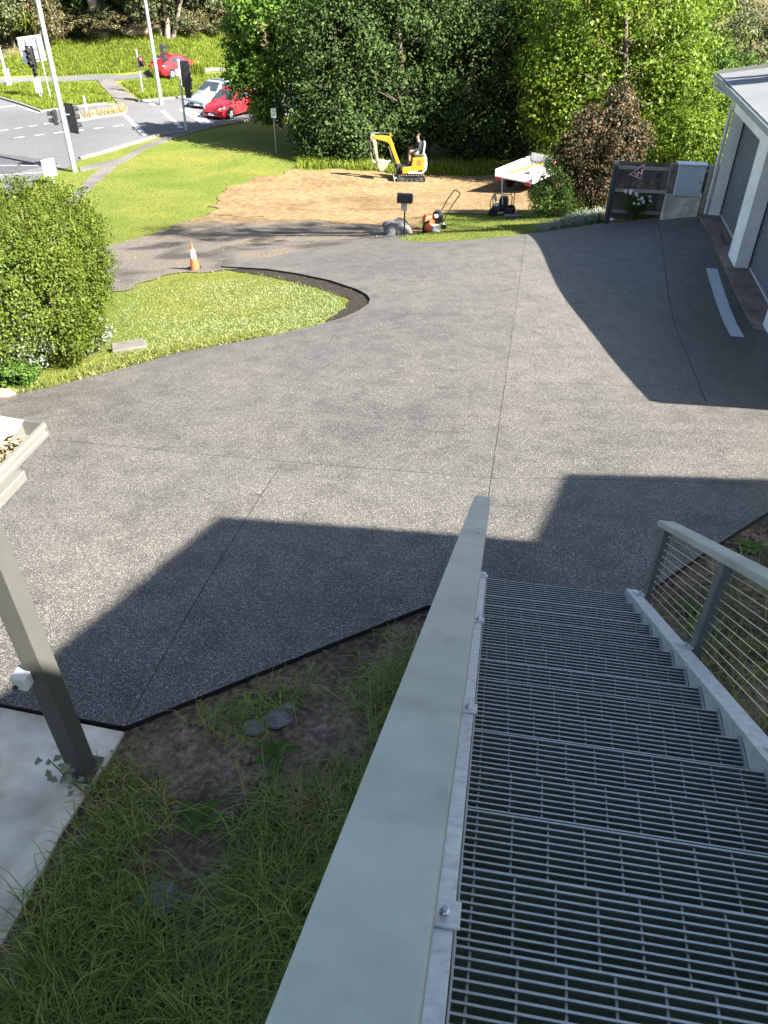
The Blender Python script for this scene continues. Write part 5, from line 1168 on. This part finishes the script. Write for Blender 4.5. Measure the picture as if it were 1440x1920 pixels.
def gum(label, bpx, tpx, r, crown_on=True, cs=3.2):
    b = G(*bpx); t = thing('gum_tree', label, 'tree', b, 0, 'gum trees on the far slope'); top = at_fwd(tpx[0], tpx[1], b.y) - b; ext = top*1.9
    mb = MB(); mb.tube([(0,0,-.4), top*.5+Vector((.15,0,0)), top, ext], [r*1.3, r, r*.8, r*.45], 10)
    for k in range(4):
        a = k*1.7; q = ext*(.75+.06*k); mb.tube([q, q+Vector((math.cos(a)*cs*.6, math.sin(a)*cs*.6, cs*.5))], [r*.35, r*.1], 6)
    mb.build('trunk', 'gum_bark', t, smooth=True)
    P, Nn = crown(tuple(ext+Vector((0,0,1.0))), (cs,cs,cs*.7), 110, 26, .7, .4); link('crown', leaf_mesh('crown', P, Nn, .26, .3), 'leaf_olive', t)
gum('pale thick leaning gum trunk in the hillside wood', (199,64), (172,0), .5)
gum('slim leaning gum trunk behind the tall galvanised pole', (104,64), (84,0), .22)
gum('dark straight gum trunk beside the thick pale one', (217,36), (207,0), .3)
gum('forked thin gum trunk behind the slip lane pole, outer stem', (302,66), (288,18), .14, cs=2.4)
gum('forked thin gum trunk behind the slip lane pole, middle stem', (312,72), (308,12), .2, cs=2.4)
gum('forked thin gum trunk behind the slip lane pole, spreading stem', (320,70), (336,14), .16, cs=2.4)
gum('short brown gum trunk at the end of the far field', (448,12), (440,0), .4)
# yucca in the left thicket
b = G(57,92); t = thing('spiky_plant', 'yellow green spiky leaved plant in the thicket behind the board', 'plant', b)
P = np.tile(np.array([[0,0,1.6]]), (260,1)) + rng.normal(0,.12,(260,3)); link('leaf_rosette', blade_mesh('leaf_rosette', P, 1.3, .09, 2.2, .9), 'grass_tall', t); MB().tube([(0,0,-.2),(0,0,1.7)], .14, 8).build('stem', 'bark', t)

# ---- big clipped hedge at the left
hc = Vector((-6.95, 11.3)); hz = tz(-5.4, 11.0) - .1; half = np.array([2.45, 2.15, 1.16])
hg = thing('hedge', 'large dense bright green clipped hedge beside the lawn', 'hedge', (hc.x, hc.y, hz))
def superpts(n, half, p=4.0, zmin=-1):
    u = rng.normal(size=(n*2,3)); u = unit(u); r = (np.abs(u[:,0])**p+np.abs(u[:,1])**p+np.abs(u[:,2])**p)**(-1/p); Q = u*r[:,None]*half
    g = np.stack([np.sign(u[:,0])*np.abs(u[:,0])**(p-1)/half[0], np.sign(u[:,1])*np.abs(u[:,1])**(p-1)/half[1], np.sign(u[:,2])*np.abs(u[:,2])**(p-1)/half[2]],1)
    k = Q[:,2] > zmin*half[2]; return Q[k][:n], unit(g)[k][:n]
def hedge_leaves(half, nc, per, cr, leaf, name, m, parent, cz, hollow=None):
    C, g = superpts(nc, half); C = C*(1 + .09*np.array([mnoise.noise(Vector(q)*1.0)+.5*mnoise.noise(Vector(q)*2.6) for q in C])[:,None]) - g*rng.random(len(C))[:,None]**2*.32
    if hollow is not None:
        k = np.linalg.norm((C-np.array(hollow[0]))/np.array(hollow[1]),axis=1) > 1; C, g = C[k], g[k]
    kk = rng.poisson(per, len(C)).clip(4); idx = np.repeat(np.arange(len(C)), kk); v = unit(rng.normal(size=(len(idx),3))); r = rng.random(len(idx))**.5
    P = C[idx] + v*r[:,None]*(cr*rng.uniform(.6,1.4,len(C)))[idx][:,None]; Nn = unit(v*.4+g[idx]*.6+np.array([0,0,.35])+rng.normal(0,.4,(len(idx),3)))
    P[:,2] += cz; return link(name, leaf_mesh(name, P, Nn, leaf, .6), m, parent)
hedge_leaves(half, 3600, 38, .15, .046, 'foliage', 'leaf_hedge', hg, 1.25, hollow=((2.0,-1.75,-.95),(.75,.9,.72)))
# inner twigs and dark inner leaves
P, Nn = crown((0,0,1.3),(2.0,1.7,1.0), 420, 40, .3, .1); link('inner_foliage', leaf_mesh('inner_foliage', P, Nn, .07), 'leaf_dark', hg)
mb = MB()
for k in range(7): limbs(mb, (random.uniform(-1.8,1.9), random.uniform(-1.6,1.2), -.2), (random.uniform(-1.8,1.8), random.uniform(-1.4,1.4), 2.2), .035, 7, .7, k)
mb.build('stems', 'bark', hg)
tips = superpts(1500, half, zmin=.2)[0]; tips[:,2] += 1.25
link('new_shoots', blade_mesh('new_shoots', tips, .2, .016, .6), 'leaf_hedge', hg)['kind'] = 'stuff'
n_ = 26; Cw, _g = superpts(n_, half)
# silver shrubs at its foot
def small_shrub(name, label, px, py, r, m, leaf, n=150, per=30, cat='shrub', sz=.8, dx=0, dy=0):
    b = G(px, py); b = on(b.x+dx, b.y+dy); t = thing(name, label, cat, b); P, Nn = crown((0,0,r*sz), (r,r,r*sz), n, per, r*.28, .45); P[:,2] = np.maximum(P[:,2], .02)
    link('foliage', leaf_mesh('foliage', P, Nn, leaf, .6), m, t); mb = MB(); limbs(mb, (0,0,-.05), (0,0,r*sz*1.5), .018, 7, r*.8, n); mb.build('stems', 'bark', t); return t
small_shrub('silver_shrub', 'silvery white leaved shrub at the foot of the hedge near the driveway', 55, 705, .62, 'leaf_grey', .055, dx=-.25)
small_shrub('silver_shrub', 'smaller silvery shrub under the hedge edge by the lawn', 182, 660, .42, 'leaf_grey', .05, dx=-.15)
small_shrub('silver_shrub', 'silvery shrub at the outer end under the hedge', 0, 690, .75, 'leaf_grey', .055, dx=-.3)
small_shrub('green_shrub', 'small glossy green shrub in front of the silver one by the driveway', 40, 728, .26, 'leaf_mid', .05, n=80)
# white rose by the fence
b = G(1188,414); t = thing('rose_bush', 'straggly rose bush with white flowers against the paling fence', 'rose bush', b)
P, Nn = crown((0,0,.42),(.42,.22,.28), 90, 14, .09, .3); link('foliage', leaf_mesh('foliage', P, Nn, .05), 'leaf_mid', t)
mb = MB()
for k in range(9): a = k*.7; mb.tube([(0,0,-.05),(.15*math.cos(a),.08*math.sin(a),.35),(.42*math.cos(a),.2*math.sin(a),.62)], [.012,.009,.005], 5)
mb.build('stems', 'leaf_mid', t)
for k in range(12):
    q = np.array([random.uniform(-.42,.42), random.uniform(-.22,0), random.uniform(.45,.78)]); Pn = q + rng.normal(0,.016,(22,3)); link('flower', leaf_mesh('flower', Pn, unit(rng.normal(size=(22,3))+np.array([0,-.3,.5])), .055, .8), 'petal', t)
# strappy garden border along the driveway
bp = [(p.x,p.y) for p in px_poly([(1000,436),(1040,424),(1085,408),(1135,402),(1140,416),(1075,428),(1010,440)])]
P = scatter(bp, 5200); o = link('border_grass', blade_mesh('border_grass', P, .26, .018, 1.2), 'leaf_grey', None); tag(o, 'pale strappy grass border between lawn strip and driveway', 'grass', None, 'stuff')

# ---- lawns
EXC = [DRIVE, GRAVEL, DIRT, MULCH, ROAD, SLAB]
def soft(poly, n):                                   # grass that thins out raggedly into gravel and clay
    P = scatter(poly, n, [DRIVE, ROAD, SLAB]); jx, jy = rng.normal(0,.32,len(P)), rng.normal(0,.32,len(P)); k = np.ones(len(P), bool)
    for e in (GRAVEL, DIRT): k &= ~inpoly(e, P[:,0]+jx, P[:,1]+jy)
    k &= ~inpoly(MULCH, P[:,0]+jx*.25, P[:,1]+jy*.25)
    return P[k] + np.array([0,0,.012])
P = soft([(-13,9),(3.5,9),(9,20),(9,27),(-13,27)], 230000); d = rng.random(len(P)) < np.clip(1.3 - (P[:,1]-9)/30, .2, 1)
P = P[d]; kk = fbm(P[:,:], .8) ; o = link('lawn_grass', blade_mesh('lawn_grass', P, .032*(1+.5*kk), .010, 1.3), 'grass_lawn', None); tag(o, 'short mown lawn grass on the island and verges', 'grass', None, 'stuff')
P = soft([(-20,27),(12,27),(14,42),(-22,46)], 60000); o = link('verge_grass', blade_mesh('verge_grass', P, .045, .016, 1.2), 'grass_lawn', None); tag(o, 'short grass on the wide verge below the road', 'grass', None, 'stuff')
P = scatter([(p.x,p.y) for p in px_poly([(-60,790),(0,752),(100,732),(205,704),(330,668),(430,650),(520,632),(500,622),(330,652),(240,668),(210,672),(100,716),(-60,760)])], 30000, [DRIVE])
o = link('edge_weeds', blade_mesh('edge_weeds', P, .11, .012, 1.2), 'grass_lawn', None); tag(o, 'ragged pale grass edge along the driveway by the hedge', 'grass', None, 'stuff')
P2 = P[rng.random(len(P)) < .28]; o = link('dry_edge_grass', blade_mesh('dry_edge_grass', P2, .09, .012, 1.4), 'grass_dry', None); tag(o, 'dry straw grass mixed along the driveway edge', 'grass', None, 'stuff')
ISLP = [(p.x,p.y) for p in px_poly([(215,672),(330,660),(430,645),(520,628),(600,610),(650,580),(630,552),(560,527),(480,522),(300,530),(215,545),(215,640)])]
P = scatter(ISLP, 48000, EXC); P = P[rng.random(len(P)) < np.clip((P[:,0]+6.2)/5.0,0,1)*np.clip(.75+fbm(P,.7,6)*1.0+fbm(P,2.2,3)*.6,0,1)]; o = link('bleached_grass', blade_mesh('bleached_grass', P, .034, .010, 1.4), 'grass_pale', None); tag(o, 'pale bleached grass on the lawn island near the driveway', 'grass', None, 'stuff')
P = scatter([(p.x,p.y) for p in px_poly([(288,142),(380,135),(384,143),(288,151)])], 9000, [ROAD, BACKROAD]); o = link('tall_verge_grass', blade_mesh('tall_verge_grass', P, .85, .05, .6), 'grass_tall', None); tag(o, 'tall grass hiding the wheels of the passing red car', 'grass', None, 'stuff')
TALL = [[(0,162),(60,158),(150,156),(180,158),(212,190),(140,200),(78,209),(30,192),(0,182)],[(228,156),(330,147),(420,138),(470,134),(470,168),(360,178),(266,187)],[(0,110),(60,100),(110,76),(230,70),(420,66),(470,80),(470,128),(330,133),(230,138),(60,141),(0,144)]]
Ps = [scatter([(p.x,p.y) for p in px_poly(q)], n, [ROAD, BACKROAD]) for q, n in zip(TALL, (26000,26000,52000))]
P = np.concatenate(Ps); o = link('meadow_grass', blade_mesh('meadow_grass', P, .27*(1+.5*fbm(P,.3)), .035, .9), 'grass_tall', None); tag(o, 'long bright meadow grass on the medians and far field', 'grass', None, 'stuff')
P = scatter([(p.x,p.y) for p in px_poly([(132,226),(190,214),(240,206),(236,216),(180,224),(138,231)])], 2600); P[:,2] += .15; P = P[rng.random(len(P)) < np.clip((P[:,0]-P[:,0].min())/np.ptp(P[:,0])+.1,0,1)]
o = link('island_weeds', blade_mesh('island_weeds', P, .3, .03, 1.2), 'grass_dry', None); tag(o, 'dry weeds growing on the traffic island', 'grass', None, 'stuff')
bp = [(p.x,p.y) for p in px_poly([(560,318),(700,322),(800,332),(930,328),(930,308),(800,312),(640,300),(560,290)])]
P = scatter(bp, 9000, [DIRT]); o = link('rough_grass', blade_mesh('rough_grass', P, .38, .03, 1.0), 'grass_tall', None); tag(o, 'rough grass strip at the edge of the clay under the trees', 'grass', None, 'stuff')
# clods on the clay and gravel
def clods(name, poly, n, smin, smax, m, label, excl=()):
    P = scatter(poly, n, excl); bm = bmesh.new(); bmesh.ops.create_icosphere(bm, subdivisions=1, radius=1); base = np.array([v.co[:] for v in bm.verts]); F0 = np.array([[v.index for v in f.verts] for f in bm.faces]); bm.free()
    k = len(P); s = smin + (smax-smin)*rng.random(k)**3; a = rng.uniform(0,6.28,k)
    V = base[None]*(1+rng.uniform(-.3,.3,(k,len(base),1)))*s[:,None,None]*np.array([1,1,.6]); ca, sa = np.cos(a)[:,None], np.sin(a)[:,None]
    V = np.stack([V[...,0]*ca-V[...,1]*sa, V[...,0]*sa+V[...,1]*ca, V[...,2]],-1) + P[:,None,:] + np.array([0,0,.035])*0 
    V[...,2] += s[:,None]*.2
    F = (F0[None] + (np.arange(k)*len(base))[:,None,None]).reshape(-1,3)
    o = link(name, npmesh(name, V.reshape(-1,3), F), m, None); tag(o, label, 'stones', None, 'stuff')
clods('clay_clods', [(p.x,p.y) for p in px_poly([(420,380),(520,340),(760,330),(960,340),(900,395),(700,405),(500,405)])], 2600, .015, .07, 'dirt', 'loose clay clods scattered over the graded ground')
clods('gravel_stones', GRAVEL, 3500, .015, .05, 'gravel', 'loose gravel stones on the apron')
clods('soil_clods', SOIL, 5200, .008, .05, 'soil', 'crumbly soil clods beside the driveway edge', [DRIVE, SLAB])

# ---- near bank of grass and weeds (in the shade of the house)
def near_noise(P, s, o): return fbm(P, s, o)
NEAR = [(p.x,p.y) for p in px_poly([(1440,985),(1195,1140),(800,1160),(300,1385),(235,1388),(205,1440),(120,1560),(60,1680),(0,1788)])]
NEAR = [(8,6.2)] + NEAR + [(NEAR[-1][0]-.7, NEAR[-1][1]-1.1), (-3.2,-1.5), (8,-1.5)]
e0, e1 = G(238,1372), G(800,1145); en_ = Vector((e1.x-e0.x, e1.y-e0.y)).normalized(); 
P = scatter(NEAR, 300000, [DRIVE, SLAB])
dist = (P[:,0]-e0.x)*en_.y - (P[:,1]-e0.y)*en_.x                     # metres from the driveway edge
den = np.clip((dist-.35)/1.1, 0, 1) + near_noise(P, 1.7, 3.1)*1.5 - .08 + np.clip(dist-1.2,0,.5)*.8
den = np.where(P[:,0] > 1.6, den*.07, den)
keep = rng.random(len(P)) < np.clip(den, .015, 1); P = P[keep]
hgt = .10 + .10*np.clip(dist[keep]/2.2,0,1) + .09*np.clip(near_noise(P, 2.6, 9.0),-.6,1)
o = link('bank_grass', blade_mesh('bank_grass', P, hgt*1.3, .005, 2.5, 1.1), 'grass_near', None); tag(o, 'long shaded grass on the bank beside the staircase', 'grass', None, 'stuff')
k = near_noise(P, 2.1, 17.0) > .22; Pd = P[k][::4]; o = link('straw_grass', blade_mesh('straw_grass', Pd, .16, .004, 2.4, .95), 'grass_dry', None); tag(o, 'dry straw blades lying through the bank grass', 'grass', None, 'stuff')
k = near_noise(P, 3.1, 40.0) > .25; Pc = P[k]; Pc = Pc[rng.random(len(Pc)) < .55] + np.array([0,0,.03]); o = link('clover', leaf_mesh('clover', Pc+rng.normal(0,.02,Pc.shape)*np.array([1,1,.8]), unit(np.array([0,0,1.])+rng.normal(0,.45,Pc.shape)), .026, .8), 'leaf_mid', None); tag(o, 'small round leaved weeds among the bank grass', 'weeds', None, 'stuff')
RB = [(p.x,p.y) for p in px_poly([(1440,1010),(1230,1150),(1440,1400)])]; RB += [(RB[-1][0]+2, RB[-1][1]), (RB[0][0]+2, RB[0][1]+.5)]
P = scatter(RB, 16000, [DRIVE]); P = P[fbm(P, 1.9, 5) > -.12]; o = link('cut_leaves', leaf_mesh('cut_leaves', P+np.array([0,0,.03]), unit(np.array([0,0,1.])+rng.normal(0,.4,P.shape)), .055, .22), 'leaf_olive', None); tag(o, 'wilted cut leaves strewn over soil beyond the cable rail', 'leaves', None, 'stuff')
def rosette(name, label, px, py, n, r, m, wd=.05):
    b = G(px, py); t = thing(name, label, 'weed', b)
    for k in range(n):
        a = 2*math.pi*k/n + random.uniform(-.25,.25); l = r*random.uniform(.7,1.15); h = l*random.uniform(.25,.6); d = Vector((math.cos(a),math.sin(a),0)); s = Vector((-d.y,d.x,0))
        V = []; 
        for u_, wv in ((0,.15),(.35,.7),(.65,1),(.88,.7),(1,.05)):
            c = d*l*u_ + Vector((0,0,h*(1.6*u_-1.1*u_*u_)+.01)); V += [c-s*wd*wv*.5+Vector((0,0,.006)), c, c+s*wd*wv*.5+Vector((0,0,.006))]
        F = [q for i in range(4) for q in ((3*i,3*i+1,3*i+4,3*i+3),(3*i+1,3*i+2,3*i+5,3*i+4))]
        MB().add(V,F).build('leaf', m, t, smooth=True)
rosette('broadleaf_weed', 'broad leaved weed growing from bare soil near the driveway edge', 515, 1420, 7, .16, 'leaf_mid')
rosette('broadleaf_weed', 'low dock leaves in the grass by the dry tuft', 380, 1540, 8, .15, 'leaf_mid')
rosette('broadleaf_weed', 'bright green weed clump by the driveway beyond the cable rail', 1405, 1032, 12, .12, 'leaf_mid')
rosette('broadleaf_weed', 'yellowish weed growing at the driveway edge beside the end post', 1298, 1150, 11, .12, 'leaf_mid', .025)
rosette('broadleaf_weed', 'grey green weed in the bank seen through the cables', 1330, 1190, 10, .14, 'leaf_grey', .035)
rosette('broadleaf_weed', 'long leaved dandelion at the bottom of the bank', 560, 1830, 9, .2, 'leaf_mid')
# seedling against the slab edge
b = G(135,1490); t = thing('seedling', 'small round leaved seedling growing at the slab edge', 'plant', b)
mb = MB(); mb.tube([(0.1,0,-.02),(.02,.0,.16),(-.06,.02,.33)], [.006,.005,.003], 5).build('stem', 'leaf_olive', t)
for k in range(16):
    z = .06+.018*k; a = k*2.3; q = Vector((.08-.42*z+.05*math.cos(a), .05*math.sin(a), z)); link('leaf', leaf_mesh('leaf', np.array([q[:]]), unit(np.array([[math.cos(a)*.4,math.sin(a)*.4-.3,.8]])), .06, .75), 'leaf_grey', t)
# dry tuft
b = G(590,1530); P = np.array([b[:]])+np.stack([rng.normal(0,.06,260),rng.normal(0,.06,260),np.zeros(260)],1); o = link('dry_tuft', blade_mesh('dry_tuft', P, .17, .005, 2.0), 'grass_dry', None); tag(o, 'brown dead grass tuft in the middle of the bank', 'grass tuft')
# rubble by the driveway edge
for k, (px,py,r,lb) in enumerate(((520,1352,.09,'grey broken concrete lump on the bank near the driveway'),(478,1368,.07,'small grey rubble lump next to the concrete lump'),(540,1330,.05,'smallest grey rubble piece above the concrete lump'),(300,1690,.11,'flat dusty grey stone sunk in the bank grass'))): rock('rubble', G(px,py), r, 'rock', lb, 30+k, .5)
